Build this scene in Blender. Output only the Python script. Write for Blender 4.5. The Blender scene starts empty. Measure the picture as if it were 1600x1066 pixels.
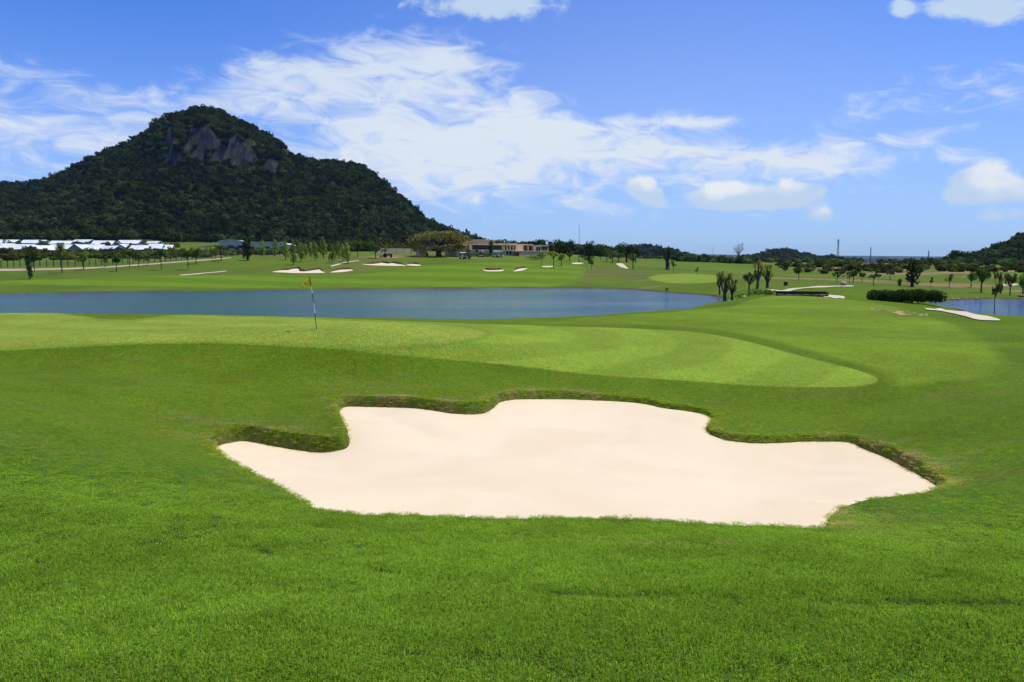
import bpy, math, random
import numpy as np
from mathutils import Vector, Matrix

RNG = np.random.default_rng(11)
random.seed(11)
scene = bpy.context.scene
COL = scene.collection
rad = math.radians

# ------------------------------------------------------------------ camera, sky, sun, exposure
F_PX, HORIZON = 1200.0, 412.0            # focal length in photo pixels, eye-level row (photo is 1600 x 1066)
EYE = 4.75                               # eye height above the lake (z = 0)
PITCH = math.atan((533 - HORIZON) / F_PX)
cam_d = bpy.data.cameras.new('camera')
cam_d.sensor_width = 36.0
cam_d.lens = 36.0 * F_PX / 1600
cam_d.clip_start, cam_d.clip_end = 0.1, 30000
cam = bpy.data.objects.new('camera', cam_d)
COL.objects.link(cam)
cam.location = (0, 0, EYE)
cam.rotation_euler = (math.pi / 2 - PITCH, 0, 0)
scene.camera = cam

SUN_EL, SUN_AZ = 70.0, 80.0             # degrees; azimuth clockwise from the view direction (+y): high sun, from the right and a little ahead
sun_d = bpy.data.lights.new('sun', 'SUN')
sun_d.energy = 4.2
sun_d.angle = rad(0.53)
sun_d.color = (1.0, 0.955, 0.88)
sun = bpy.data.objects.new('sun', sun_d)
COL.objects.link(sun)
_sd = Vector((math.sin(rad(SUN_AZ)) * math.cos(rad(SUN_EL)), math.cos(rad(SUN_AZ)) * math.cos(rad(SUN_EL)), math.sin(rad(SUN_EL))))
sun.rotation_euler = _sd.to_track_quat('Z', 'Y').to_euler()
sun.location = (20, 20, 60)

vs = scene.view_settings
vs.view_transform, vs.look, vs.exposure, vs.gamma = 'Standard', 'None', 0.0, 1.0
vs.use_curve_mapping = False
scene.render.engine = 'CYCLES'
scene.cycles.use_denoising = True
scene.cycles.max_bounces = 6
scene.cycles.diffuse_bounces = 3
scene.cycles.glossy_bounces = 3
scene.cycles.transmission_bounces = 3
scene.cycles.transparent_max_bounces = 6
scene.cycles.volume_bounces = 0
scene.cycles.sample_clamp_indirect = 6.0


def ray(px, py):
    """world direction of a photo pixel, scaled to one metre forward"""
    cx, cy = (px - 800) / F_PX, (533 - py) / F_PX
    c, s = math.cos(PITCH), math.sin(PITCH)
    y = c + cy * s
    return cx / y, (-s + cy * c) / y


def azel(px, py):
    dx, dz = ray(px, py)
    return math.atan2(dx, 1.0), math.atan2(dz, math.hypot(dx, 1.0))


def N(nt, typ, **kw):
    n = nt.nodes.new(typ)
    for k, v in kw.items():
        setattr(n, k, v)
    return n


def mth(nt, op, a, b=None, c=None, clamp=False):
    n = nt.nodes.new('ShaderNodeMath')
    n.operation, n.use_clamp = op, clamp
    for i, v in enumerate((a, b, c)):
        if v is None:
            continue
        if isinstance(v, (int, float)):
            n.inputs[i].default_value = v
        else:
            nt.links.new(v, n.inputs[i])
    return n.outputs[0]


def mixc(nt, fac, a, b, mode='MIX'):
    n = nt.nodes.new('ShaderNodeMix')
    n.data_type, n.blend_type = 'RGBA', mode
    for idx, v in ((0, fac), (6, a), (7, b)):
        if isinstance(v, (int, float)):
            n.inputs[idx].default_value = v
        elif isinstance(v, tuple):
            n.inputs[idx].default_value = (v[0], v[1], v[2], 1)
        else:
            nt.links.new(v, n.inputs[idx])
    return n.outputs[2]


def noise(nt, vec, scale, detail=4, rough=0.55, dist=0.0):
    n = nt.nodes.new('ShaderNodeTexNoise')
    n.inputs['Scale'].default_value = scale
    n.inputs['Detail'].default_value = detail
    n.inputs['Roughness'].default_value = rough
    n.inputs['Distortion'].default_value = dist
    if vec is not None:
        nt.links.new(vec, n.inputs['Vector'])
    return n.outputs[0]


def remap(nt, v, a, b, c=0.0, d=1.0, smooth=True):
    n = nt.nodes.new('ShaderNodeMapRange')
    n.interpolation_type = 'SMOOTHSTEP' if smooth else 'LINEAR'
    nt.links.new(v, n.inputs[0])
    for i, x in enumerate((a, b, c, d)):
        n.inputs[i + 1].default_value = x
    return n.outputs[0]


def build_world():
    w = bpy.data.worlds.new('World')
    scene.world = w
    w.use_nodes = True
    nt = w.node_tree
    nt.nodes.clear()
    out = N(nt, 'ShaderNodeOutputWorld')
    bg = N(nt, 'ShaderNodeBackground')
    bg.inputs['Strength'].default_value = 0.1
    nt.links.new(bg.outputs[0], out.inputs[0])
    sky = N(nt, 'ShaderNodeTexSky')
    sky.sky_type = 'NISHITA'
    sky.sun_disc = False
    sky.sun_elevation = rad(SUN_EL)
    sky.sun_rotation = rad(SUN_AZ)
    sky.altitude = 0
    sky.air_density = 1.0
    sky.dust_density = 0.3
    sky.ozone_density = 2.2
    # camera white balance and polariser: the photograph's sky is a deep saturated blue
    grade = mixc(nt, 1.0, sky.outputs[0], (.47, .85, 1.68), 'MULTIPLY')
    w.cycles.sampling_method = 'NONE'
    tc = N(nt, 'ShaderNodeTexCoord')
    sep = N(nt, 'ShaderNodeSeparateXYZ')
    nt.links.new(tc.outputs['Generated'], sep.inputs[0])
    az = mth(nt, 'ARCTAN2', sep.outputs[0], sep.outputs[1])
    el = mth(nt, 'ARCSINE', sep.outputs[2])

    ae = N(nt, 'ShaderNodeCombineXYZ')
    nt.links.new(az, ae.inputs[0])
    nt.links.new(el, ae.inputs[1])

    def blob(px, py, sx, sy, w8, tilt=0.0):
        """soft patch of cloud cover centred on a sky direction; sx, sy are its half sizes in photo pixels"""
        a0, e0 = azel(px, py)
        mp = N(nt, 'ShaderNodeMapping', vector_type='TEXTURE')
        mp.inputs['Location'].default_value = (a0, e0, 0)
        mp.inputs['Rotation'].default_value = (0, 0, rad(tilt))
        mp.inputs['Scale'].default_value = (sx * 1.9 / F_PX, sy * 1.9 / F_PX, 1)
        nt.links.new(ae.outputs[0], mp.inputs[0])
        ln = N(nt, 'ShaderNodeVectorMath', operation='LENGTH')
        nt.links.new(mp.outputs[0], ln.inputs[0])
        return remap(nt, ln.outputs['Value'], 0.0, 1.0, w8, 0.0)

    def total(bs):
        t = bs[0]
        for b in bs[1:]:
            t = mth(nt, 'ADD', t, b)
        return t

    # thin high cloud
    cover = total([blob(*b) for b in CIRRUS])
    comb = N(nt, 'ShaderNodeCombineXYZ')
    tilt = mth(nt, 'MULTIPLY_ADD', az, 0.06, el)
    nt.links.new(mth(nt, 'MULTIPLY', az, 6.5), comb.inputs[0])
    nt.links.new(mth(nt, 'MULTIPLY', tilt, 17.0), comb.inputs[1])
    n1 = noise(nt, comb.outputs[0], 2.3, 10, 0.62, 0.9)
    comb2 = N(nt, 'ShaderNodeCombineXYZ')
    nt.links.new(mth(nt, 'MULTIPLY', az, 1.0), comb2.inputs[0])
    nt.links.new(mth(nt, 'MULTIPLY', el, 2.6), comb2.inputs[1])
    comb2.inputs[2].default_value = 4.2
    n2 = noise(nt, comb2.outputs[0], 2.1, 4, 0.5, 0.3)
    # away from the drawn banks the same thin cloud goes on in all directions
    general = remap(nt, n2, 0.52, 0.78, 0.0, 0.42)
    front = remap(nt, mth(nt, 'ABSOLUTE', az), 0.55, 1.1)
    high = remap(nt, el, 0.36, 0.6)
    away = mth(nt, 'MAXIMUM', front, high)
    cover = mth(nt, 'ADD', cover, mth(nt, 'MULTIPLY', general, away))
    f1 = mth(nt, 'MULTIPLY_ADD', mth(nt, 'SUBTRACT', n1, 0.5), 2.2, cover)
    f1 = remap(nt, f1, 0.16, 1.12)
    f1 = mth(nt, 'MULTIPLY', f1, remap(nt, cover, 0.02, 0.3))
    veil = mth(nt, 'ADD', remap(nt, el, 0.0, 0.3, 0.32, 0.0), blob(1050, 110, 420, 150, 0.15))
    f1 = mth(nt, 'MULTIPLY_ADD', f1, 0.80, veil, clamp=True)
    col = mixc(nt, f1, grade, (7.4, 8.2, 9.2))
    # small cumulus
    comb3 = N(nt, 'ShaderNodeCombineXYZ')
    nt.links.new(az, comb3.inputs[0])
    nt.links.new(mth(nt, 'MULTIPLY', el, 1.3), comb3.inputs[1])
    n3 = noise(nt, comb3.outputs[0], 38.0, 6, 0.58, 0.3)
    n4 = noise(nt, comb3.outputs[0], 17.0, 4, 0.5, 0.2)
    cu = mth(nt, 'MULTIPLY', total([blob(*b) for b in CUMULUS]), 1.12)
    edge = mth(nt, 'MULTIPLY_ADD', mth(nt, 'SUBTRACT', n3, 0.5), 1.25, cu)
    edge = mth(nt, 'MULTIPLY_ADD', mth(nt, 'SUBTRACT', n4, 0.5), 0.7, edge)
    f2 = remap(nt, edge, 0.32, 0.82, 0.0, 0.93)
    f2 = mth(nt, 'MULTIPLY', f2, remap(nt, cu, 0.06, 0.3))
    up = total([blob(b[0] + 4, b[1] - 0.62 * b[3], b[2], b[3] * 0.85, b[4], b[5] if len(b) > 5 else 0.0) for b in CUMULUS[:11] if b[4] > .65])
    lit = mth(nt, 'MULTIPLY_ADD', mth(nt, 'SUBTRACT', n4, 0.5), 1.6, up)
    lit = mth(nt, 'MULTIPLY_ADD', mth(nt, 'SUBTRACT', n3, 0.5), 0.9, lit)
    ccol = mixc(nt, remap(nt, lit, 0.3, 1.15), (5.6, 7.0, 8.7), (8.9, 9.1, 9.3))
    col = mixc(nt, f2, col, ccol)
    nt.links.new(col, bg.inputs['Color'])


CIRRUS = [  # px, py, half width, half height, weight, tilt (deg, + rises to the right)
    (600, 180, 190, 90, 0.58, 0), (570, 105, 160, 45, 0.50, 8), (690, 95, 90, 18, 0.34, -6), (420, 130, 130, 30, 0.36, 12),
    (800, 165, 120, 26, 0.50, -10), (740, 235, 200, 48, 0.52, -4), (930, 208, 170, 24, 0.58, 3), (1095, 192, 110, 8, 0.42, -4),
    (130, 140, 120, 22, 0.50, -10), (50, 185, 120, 24, 0.38, -8), (60, 245, 160, 36, 0.50, 0), (220, 195, 130, 34, 0.38, 8),
    (1130, 240, 190, 20, 0.72, -2), (1330, 258, 190, 15, 0.55, 4), (1330, 190, 36, 22, 0.32, 0), (1430, 212, 170, 10, 0.28, 6),
    (1560, 135, 190, 30, 0.42, 0), (760, 285, 320, 55, 0.42, 0), (1300, 310, 300, 30, 0.22, 0),
]
CUMULUS = [
    (1003, 295, 26, 22, 0.95, -20), (1028, 318, 26, 14, 0.62, -30), (1105, 306, 34, 18, 0.85), (1145, 303, 30, 20, 0.95),
    (1222, 300, 36, 20, 0.80), (1270, 306, 34, 14, 0.58), (1284, 334, 24, 11, 0.7), (1180, 320, 60, 10, 0.5),
    (1540, 275, 34, 23, 1.0), (1582, 298, 40, 17, 0.7), (1500, 305, 24, 15, 0.6), (1558, 337, 34, 9, 0.6),
    (765, 6, 115, 24, 0.78), (1407, 12, 15, 12, 0.65), (1500, 4, 60, 15, 0.75), (1590, 12, 70, 17, 0.75),
]
build_world()

# ------------------------------------------------------------------ helpers: tags, meshes, materials


def tag(o, label=None, cat=None, group=None, kind=None):
    if label: o['label'] = label
    if cat: o['category'] = cat
    if group: o['group'] = group
    if kind: o['kind'] = kind
    return o


def link(o, parent=None):
    COL.objects.link(o)
    if parent is not None:
        o.parent = parent
    return o


def empty(name, loc, rz=0.0, s=1.0):
    o = bpy.data.objects.new(name, None)
    o.location, o.rotation_euler, o.scale = loc, (0, 0, rz), (s, s, s)
    return link(o)


def np_mesh(name, verts, faces, mat=None, cols=None, smooth=False):
    """faces: int array (n,3) or (n,4), or a list of index lists"""
    me = bpy.data.meshes.new(name)
    verts = np.asarray(verts, dtype=np.float32)
    if isinstance(faces, np.ndarray):
        n, k = faces.shape
        me.vertices.add(len(verts))
        me.vertices.foreach_set('co', verts.ravel())
        me.loops.add(n * k)
        me.loops.foreach_set('vertex_index', faces.astype(np.int32).ravel())
        me.polygons.add(n)
        me.polygons.foreach_set('loop_start', np.arange(0, n * k, k, dtype=np.int32))
        me.polygons.foreach_set('loop_total', np.full(n, k, dtype=np.int32))
        me.update(calc_edges=True)
    else:
        me.from_pydata([tuple(v) for v in verts], [], [tuple(f) for f in faces])
        me.update()
    if cols is not None:
        a = me.color_attributes.new('Col', 'FLOAT_COLOR', 'POINT')
        c = np.ones((len(verts), 4), dtype=np.float32)
        c[:, :3] = cols
        a.data.foreach_set('color', c.ravel())
    if smooth:
        me.polygons.foreach_set('use_smooth', np.ones(len(me.polygons), dtype=bool))
    if mat is not None:
        me.materials.append(mat)
    return me


def obj(name, me, parent=None):
    return link(bpy.data.objects.new(name, me), parent)


class MB:
    """collects boxes, prisms, tubes and quads; build() links them as one mesh object"""

    def __init__(self):
        self.v, self.f = [], []

    def add(self, v, f):
        b = len(self.v)
        self.v += [tuple(p) for p in v]
        self.f += [tuple(i + b for i in q) for q in f]
        return self

    def box(self, x0, x1, y0, y1, z0, z1):
        return self.add([(x0, y0, z0), (x1, y0, z0), (x1, y1, z0), (x0, y1, z0), (x0, y0, z1), (x1, y0, z1), (x1, y1, z1), (x0, y1, z1)],
                        [(0, 3, 2, 1), (4, 5, 6, 7), (0, 1, 5, 4), (1, 2, 6, 5), (2, 3, 7, 6), (3, 0, 4, 7)])

    def prism(self, prof, x0, x1):
        """profile of (y, z) points extruded along x"""
        n = len(prof)
        v = [(x0, y, z) for y, z in prof] + [(x1, y, z) for y, z in prof]
        f = [(i, (i + 1) % n, n + (i + 1) % n, n + i) for i in range(n)]
        return self.add(v, f + [tuple(range(n))[::-1], tuple(range(n, 2 * n))])

    def tube(self, pts, radii, n=6, cap=True):
        pts = [Vector(p) for p in pts]
        v, f = [], []
        for i, p in enumerate(pts):
            d = (pts[min(i + 1, len(pts) - 1)] - pts[max(i - 1, 0)]).normalized()
            a = d.cross(Vector((0, 0, 1)) if abs(d.z) < 0.95 else Vector((1, 0, 0))).normalized()
            b = d.cross(a)
            for k in range(n):
                t = 2 * math.pi * k / n
                v.append(p + (a * math.cos(t) + b * math.sin(t)) * radii[i])
        for i in range(len(pts) - 1):
            for k in range(n):
                f.append((i * n + k, i * n + (k + 1) % n, (i + 1) * n + (k + 1) % n, (i + 1) * n + k))
        if cap:
            f += [tuple(range(n)), tuple(range((len(pts) - 1) * n, len(pts) * n))[::-1]]
        return self.add(v, f)

    def cyl_x(self, x0, x1, y, z, r, n=12):
        return self.tube([(x0, y, z), (x1, y, z)], [r, r], n)

    def mesh(self, name, mat, smooth=False):
        me = np_mesh(name, np.array(self.v), self.f, mat, smooth=smooth)
        return me

    def build(self, name, mat, parent=None, smooth=False):
        return obj(name, self.mesh(name, mat, smooth), parent)


MATS = {}


def plain(name, color, rough=0.7, vary=0.12, scale=3.0, metallic=0.0, spec=0.3, bump=0.0):
    """principled material with a little procedural colour variation"""
    if name in MATS:
        return MATS[name]
    m = bpy.data.materials.new(name)
    m.use_nodes = True
    nt = m.node_tree
    b = nt.nodes['Principled BSDF']
    b.inputs['Roughness'].default_value = rough
    b.inputs['Metallic'].default_value = metallic
    b.inputs['Specular IOR Level'].default_value = spec
    tc = N(nt, 'ShaderNodeTexCoord')
    n1 = noise(nt, tc.outputs['Object'], scale, 5)
    lo = tuple(c * (1 - vary) for c in color)
    hi = tuple(c * (1 + vary) for c in color)
    nt.links.new(mixc(nt, remap(nt, n1, 0.3, 0.7), lo, hi), b.inputs['Base Color'])
    if bump:
        bp = N(nt, 'ShaderNodeBump')
        bp.inputs['Strength'].default_value = bump
        nt.links.new(noise(nt, tc.outputs['Object'], scale * 4, 4), bp.inputs['Height'])
        nt.links.new(bp.outputs[0], b.inputs['Normal'])
    MATS[name] = m
    return m


def leafmat(name, color, trans=0.25, vary=0.25, inst=False):
    """foliage: vertex colour 'Col' times a species colour, diffuse plus translucent"""
    if name in MATS:
        return MATS[name]
    m = bpy.data.materials.new(name)
    m.use_nodes = True
    nt = m.node_tree
    nt.nodes.clear()
    out = N(nt, 'ShaderNodeOutputMaterial')
    at = N(nt, 'ShaderNodeAttribute', attribute_name='Col')
    base = mixc(nt, 1.0, at.outputs['Color'], color, 'MULTIPLY')
    if inst:
        ti = N(nt, 'ShaderNodeAttribute', attribute_name='tint', attribute_type='INSTANCER')
        base = mixc(nt, 1.0, base, ti.outputs['Color'], 'MULTIPLY')
    else:
        oi = N(nt, 'ShaderNodeObjectInfo')
        k = remap(nt, oi.outputs['Random'], 0, 1, 1 - vary, 1 + vary, False)
        cv = N(nt, 'ShaderNodeCombineXYZ')
        for i in range(3):
            nt.links.new(k, cv.inputs[i])
        base = mixc(nt, 1.0, base, cv.outputs[0], 'MULTIPLY')
    d = N(nt, 'ShaderNodeBsdfDiffuse')
    t = N(nt, 'ShaderNodeBsdfTranslucent')
    nt.links.new(base, d.inputs[0])
    nt.links.new(mixc(nt, 1.0, base, (1.15, 1.1, 0.5), 'MULTIPLY'), t.inputs[0])
    mx = N(nt, 'ShaderNodeMixShader')
    mx.inputs[0].default_value = trans
    nt.links.new(d.outputs[0], mx.inputs[1])
    nt.links.new(t.outputs[0], mx.inputs[2])
    nt.links.new(mx.outputs[0], out.inputs[0])
    MATS[name] = m
    return m


# ------------------------------------------------------------------ terrain: control points and height function
def sstep(x, a, b):
    t = np.clip((x - a) / (b - a), 0, 1)
    return t * t * (3 - 2 * t)


_perm = np.random.default_rng(3).random((256, 256)).astype(np.float32)


def vnoise(x, y):
    x, y = np.asarray(x, dtype=np.float64), np.asarray(y, dtype=np.float64)
    xi, yi = np.floor(x).astype(int), np.floor(y).astype(int)
    fx, fy = x - xi, y - yi
    fx, fy = fx * fx * (3 - 2 * fx), fy * fy * (3 - 2 * fy)
    a, b = _perm[xi & 255, yi & 255], _perm[(xi + 1) & 255, yi & 255]
    c, d = _perm[xi & 255, (yi + 1) & 255], _perm[(xi + 1) & 255, (yi + 1) & 255]
    return (a * (1 - fx) + b * fx) * (1 - fy) + (c * (1 - fx) + d * fx) * fy


def fbm(x, y, oct=4):
    s, amp, tot = 0.0, 1.0, 0.0
    for k in range(oct):
        s = s + amp * vnoise(x * 2 ** k + 17.3 * k, y * 2 ** k + 5.1 * k)
        tot += amp
        amp *= 0.5
    return s / tot


CTRL_PIX = [  # photo pixel on the ground and its forward distance in metres
    (0, 1066, 3.0), (400, 1066, 3.0), (800, 1066, 3.0), (1200, 1066, 3.0), (1600, 1066, 3.1),
    (0, 940, 4.6), (400, 940, 4.6), (800, 940, 4.6), (1200, 940, 4.6), (1600, 940, 4.7),
    (100, 870, 6.0), (400, 870, 6.4), (800, 870, 6.6), (1200, 870, 6.6), (1600, 880, 6.6),
    (500, 795, 9.6), (650, 806, 9.5), (800, 811, 9.4), (1000, 816, 9.4), (1200, 822, 9.2), (1290, 822, 9.4),
    (0, 800, 7.2), (200, 800, 7.8), (0, 700, 10.4), (200, 720, 11.2), (0, 620, 15.0), (200, 640, 18.0), (100, 660, 13.4),
    (380, 725, 13.8), (335, 690, 16.4), (400, 662, 18.2), (520, 620, 21.6), (540, 672, 17.6), (440, 650, 19.2),
    (0, 546, 24.6), (200, 539, 25.6), (400, 540, 25.6), (600, 551, 25.2), (200, 562, 24.4), (0, 566, 23.4), (400, 562, 24.8), (600, 572, 24.7), (400, 584, 23.7), (150, 590, 21.8), (0, 590, 19.6), (600, 597, 23.5), (280, 610, 20.8),
    (650, 612, 21.8), (780, 606, 22.4), (900, 610, 22.8), (1000, 618, 22.2), (1110, 648, 20.0), (1120, 670, 18.3),
    (1330, 683, 17.2), (1475, 752, 13.3), (1300, 792, 11.0), (1400, 790, 10.8), (1500, 700, 15.2),
    (1600, 800, 9.6), (1600, 700, 13.8), (1600, 640, 17.4), (1400, 640, 20.2), (1200, 640, 20.8), (1550, 760, 11.4),
    (1370, 600, 23.3), (1150, 600, 23.4), (1000, 592, 23.8), (1000, 555, 28.0), (800, 565, 25.4), (800, 520, 33.0),
    (500, 516, 32.0), (250, 516, 32.0), (0, 516, 32.0), (0, 490, 41.5), (250, 491, 41.5), (500, 497, 40.0), (680, 502, 39.5), (830, 502, 41.0),
    (950, 492, 45.0), (1080, 483, 52.0), (1200, 463, 68.0), (1320, 467, 65.0), (1450, 484, 52.5), (1600, 500, 44.5), (1300, 500, 43.5),
    (1200, 530, 33.5), (1100, 510, 39.0), (1500, 560, 27.3), (1600, 580, 24.3), (1400, 530, 33.5),
    *[(p, 412.4, Y) for p in (900, 1200, 1500, 1900, 2400) for Y in (1500, 2600, 4500, 8000)], (300, 411, 4500), (-300, 411, 4500),
    # across the lake
    (0, 457, 127), (200, 455, 131), (400, 452, 138), (600, 450, 145), (850, 449, 148), (960, 450, 145), (1050, 455, 128), (1110, 460, 116),
    (0, 441, 146), (150, 440, 150), (300, 440, 152), (500, 440, 157), (650, 438, 162), (800, 438, 162), (1000, 440, 155),
    (0, 425, 172), (150, 423, 178), (300, 421, 182), (500, 424, 186), (650, 420, 192), (800, 421, 194), (900, 425, 190), (1000, 427, 186),
    (100, 411, 205), (250, 409, 208), (390, 404, 218), (500, 407, 212), (650, 402, 240), (800, 403, 240), (900, 411, 232), (1000, 414, 235),
    (100, 395, 290), (350, 397, 300), (600, 394, 300), (800, 395, 300), (0, 380, 420), (200, 380, 420), (400, 384, 430), (550, 391, 430),
    (0, 374, 600), (250, 375, 600), (450, 384, 640), (600, 393, 600), (720, 398, 600), (850, 400, 500),
    (1100, 421, 230), (1100, 410, 320), (1250, 431, 180), (1250, 416, 300), (1450, 431, 180), (1450, 417, 330), (1600, 430, 172), (1600, 414, 330),
    (1150, 455, 108), (1130, 443, 132), (1250, 456, 88), (1250, 447, 118), (1350, 446, 120), (1450, 457, 100), (1540, 466, 106), (1600, 462, 110), (1430, 466, 84),
    (1500, 455, 122), (1600, 448, 132),
    (1400, 412, 900), (1200, 412.5, 900), (1000, 411, 700), (1600, 411, 800), (400, 400, 1500), (0, 405, 2500),
]
CTRL_XYZ = [  # x, y, height relative to the eye
    (0, 0, -1.6), (0, -4, -1.45), (-6, -2, -1.6), (6, -2, -1.6), (-6, 4, -1.95), (6, 4, -2.0), (0, -20, -1.4), (-25, -10, -2.0), (25, -10, -2.2),
    (-30, 12, -2.6), (30, 12, -3.1), (-60, 30, -2.8), (60, 30, -3.6), (0, -100, -2.5), (-120, -20, -2.5), (120, -20, -3.0), (0, -900, 0), (900, -300, 0), (-900, -300, 2),
    (-60, 50.5, -4.3), (-30, 50.5, -4.3), (0, 53, -4.3), (10, 60, -4.3), (18, 76, -4.3), (25, 92, -4.3), (29, 103, -4.3), (-110, 55, -4.3), (-220, 90, -4.3),
    (38, 63, -4.3), (44, 59, -4.3), (60, 57, -4.3), (90, 60, -4.3), (120, 80, -4.3), (110, 110, -4.2), (48, 78, -4.3),
    (-2000, 500, 10), (2000, 500, 5), (0, 7000, 0), (-5000, 5000, 0), (5000, 5000, 0), (5000, -4000, 0), (-5000, -4000, 0),
]
_cx = []
for _p, _q, _Y in CTRL_PIX:
    _dx, _dz = ray(_p, _q)
    _cx.append((_dx * _Y, _Y, _dz * _Y))
_C = np.array(_cx + CTRL_XYZ, dtype=np.float64)


def embed(x, y):
    r = np.sqrt(x * x + y * y)
    k = r + 2.0
    return np.stack([x / k, y / k, np.log(k)], -1)


_E = embed(_C[:, 0], _C[:, 1])
_MQ = 0.10


def _phi(d2):
    return np.sqrt(d2 + _MQ * _MQ)


def _fit():
    n = len(_E)
    A = _phi(((_E[:, None] - _E[None]) ** 2).sum(-1)) - 4e-4 * np.eye(n)
    P = np.hstack([np.ones((n, 1)), _E])
    M = np.block([[A, P], [P.T, np.zeros((4, 4))]])
    # fit the slope to the eye (height / distance) so that far and near points weigh alike in the picture
    rr = np.hypot(_C[:, 0], _C[:, 1]) + 2.0
    return np.linalg.solve(M, np.concatenate([_C[:, 2] / rr, np.zeros(4)]))


_W = _fit()


def height_raw(x, y):
    x, y = np.asarray(x, dtype=np.float64), np.asarray(y, dtype=np.float64)
    sh = x.shape
    x, y = x.ravel(), y.ravel()
    out = np.empty(len(x))
    for i in range(0, len(x), 20000):
        e = embed(x[i:i + 20000], y[i:i + 20000]).astype(np.float32)
        d2 = np.zeros((len(e), len(_E)), dtype=np.float32)
        for k in range(3):
            t = e[:, k:k + 1] - _E[None, :, k].astype(np.float32)
            d2 += t * t
        s = _phi(d2).astype(np.float64) @ _W[:-4] + _W[-4] + e @ _W[-3:]
        out[i:i + 20000] = s
    rr = np.sqrt(x * x + y * y) + 2.0
    return (out * rr + EYE).reshape(sh)


def smooth_poly(pts, n=6, closed=True):
    """Catmull-Rom resampling; works on any number of columns"""
    p = np.asarray(pts, dtype=np.float64)
    m = len(p)
    out = []
    for i in range(m if closed else m - 1):
        g = lambda j: p[(i + j) % m] if closed else p[min(max(i + j, 0), m - 1)]
        a, b, c, d = g(-1), g(0), g(1), g(2)
        for k in range(n):
            t = k / n
            out.append(0.5 * ((2 * b) + (c - a) * t + (2 * a - 5 * b + 4 * c - d) * t * t + (3 * b - a - 3 * c + d) * t ** 3))
    if not closed:
        out.append(p[-1])
    return np.array(out)


def seg_dist(x, y, poly, closed=True):
    d2 = np.full(x.shape, 1e18)
    m = len(poly)
    for i in range(m if closed else m - 1):
        ax, ay = poly[i][:2]
        bx, by = poly[(i + 1) % m][:2]
        vx, vy = bx - ax, by - ay
        L = vx * vx + vy * vy + 1e-12
        t = np.clip(((x - ax) * vx + (y - ay) * vy) / L, 0, 1)
        d2 = np.minimum(d2, (x - ax - t * vx) ** 2 + (y - ay - t * vy) ** 2)
    return np.sqrt(d2)


def inside(x, y, poly):
    c = np.zeros(x.shape, dtype=bool)
    m = len(poly)
    for i in range(m):
        ax, ay = poly[i][:2]
        bx, by = poly[(i + 1) % m][:2]
        if ay == by:
            continue
        h = (ay > y) != (by > y)
        c ^= h & (x < (bx - ax) * (y - ay) / (by - ay) + ax)
    return c


def sdist(x, y, poly, margin=6.0):
    """signed distance to a closed polygon, negative inside; only exact within the margin round it"""
    x, y = np.asarray(x, dtype=np.float64), np.asarray(y, dtype=np.float64)
    out = np.full(x.shape, 1e3)
    q = np.asarray(poly)[:, :2]
    near = (x > q[:, 0].min() - margin) & (x < q[:, 0].max() + margin) & (y > q[:, 1].min() - margin) & (y < q[:, 1].max() + margin)
    if near.any():
        xs, ys = x[near], y[near]
        d = seg_dist(xs, ys, q)
        out[near] = np.where(inside(xs, ys, q), -d, d)
    return out


def cast(px, py, drop=0.0, hfun=height_raw, ymin=2.0, ymax=4000.0):
    """first point where the ray through a photo pixel meets the ground lowered by drop"""
    dx, dz = ray(px, py)
    Y = np.exp(np.linspace(math.log(ymin), math.log(ymax), 500))
    g = EYE + dz * Y - (hfun(dx * Y, Y) - drop)
    i = np.argmax(g <= 0)
    if g[i] > 0:
        i = len(Y) - 1
    if i > 0:
        Yf = np.linspace(Y[i - 1], Y[i], 60)
        gf = EYE + dz * Yf - (hfun(dx * Yf, Yf) - drop)
        j = np.argmax(gf <= 0)
        y = Yf[j] if gf[j] <= 0 else Y[i]
    else:
        y = Y[0]
    return dx * y, y, float(hfun(np.array([dx * y]), np.array([y]))[0])


def on_water(px, py):
    dx, dz = ray(px, py)
    Y = -EYE / dz
    return dx * Y, Y


# lake and pond outlines
LAKE = [on_water(*p) for p in ((-60, 459.5), (60, 458), (120, 457.5), (200, 456), (300, 455), (400, 454), (500, 453), (600, 451.8), (700, 451.2), (850, 450.5), (930, 451), (985, 452.5), (1030, 456),
                               (1070, 459), (1105, 461.5), (1122, 464.5))]
LAKE += [(29, 103), (26, 95), (22, 85), (18, 77), (13, 68), (6, 59), (-4, 55), (-30, 51.5), (-60, 51.5), (-110, 56), (-180, 66), (-240, 90), (-230, 130), (-160, 136)]
LAKE = smooth_poly(LAKE, 5)
POND = [on_water(*p) for p in ((1427, 471.5), (1450, 470.5), (1480, 470), (1520, 468), (1560, 467.3), (1600, 468), (1640, 470))]
POND += [(85, 98), (115, 95), (118, 75), (90, 61), (60, 58), (44, 60.5), (40, 66), (42.5, 72), (46, 79), (46.5, 85)]
POND = smooth_poly(POND, 5)

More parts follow.
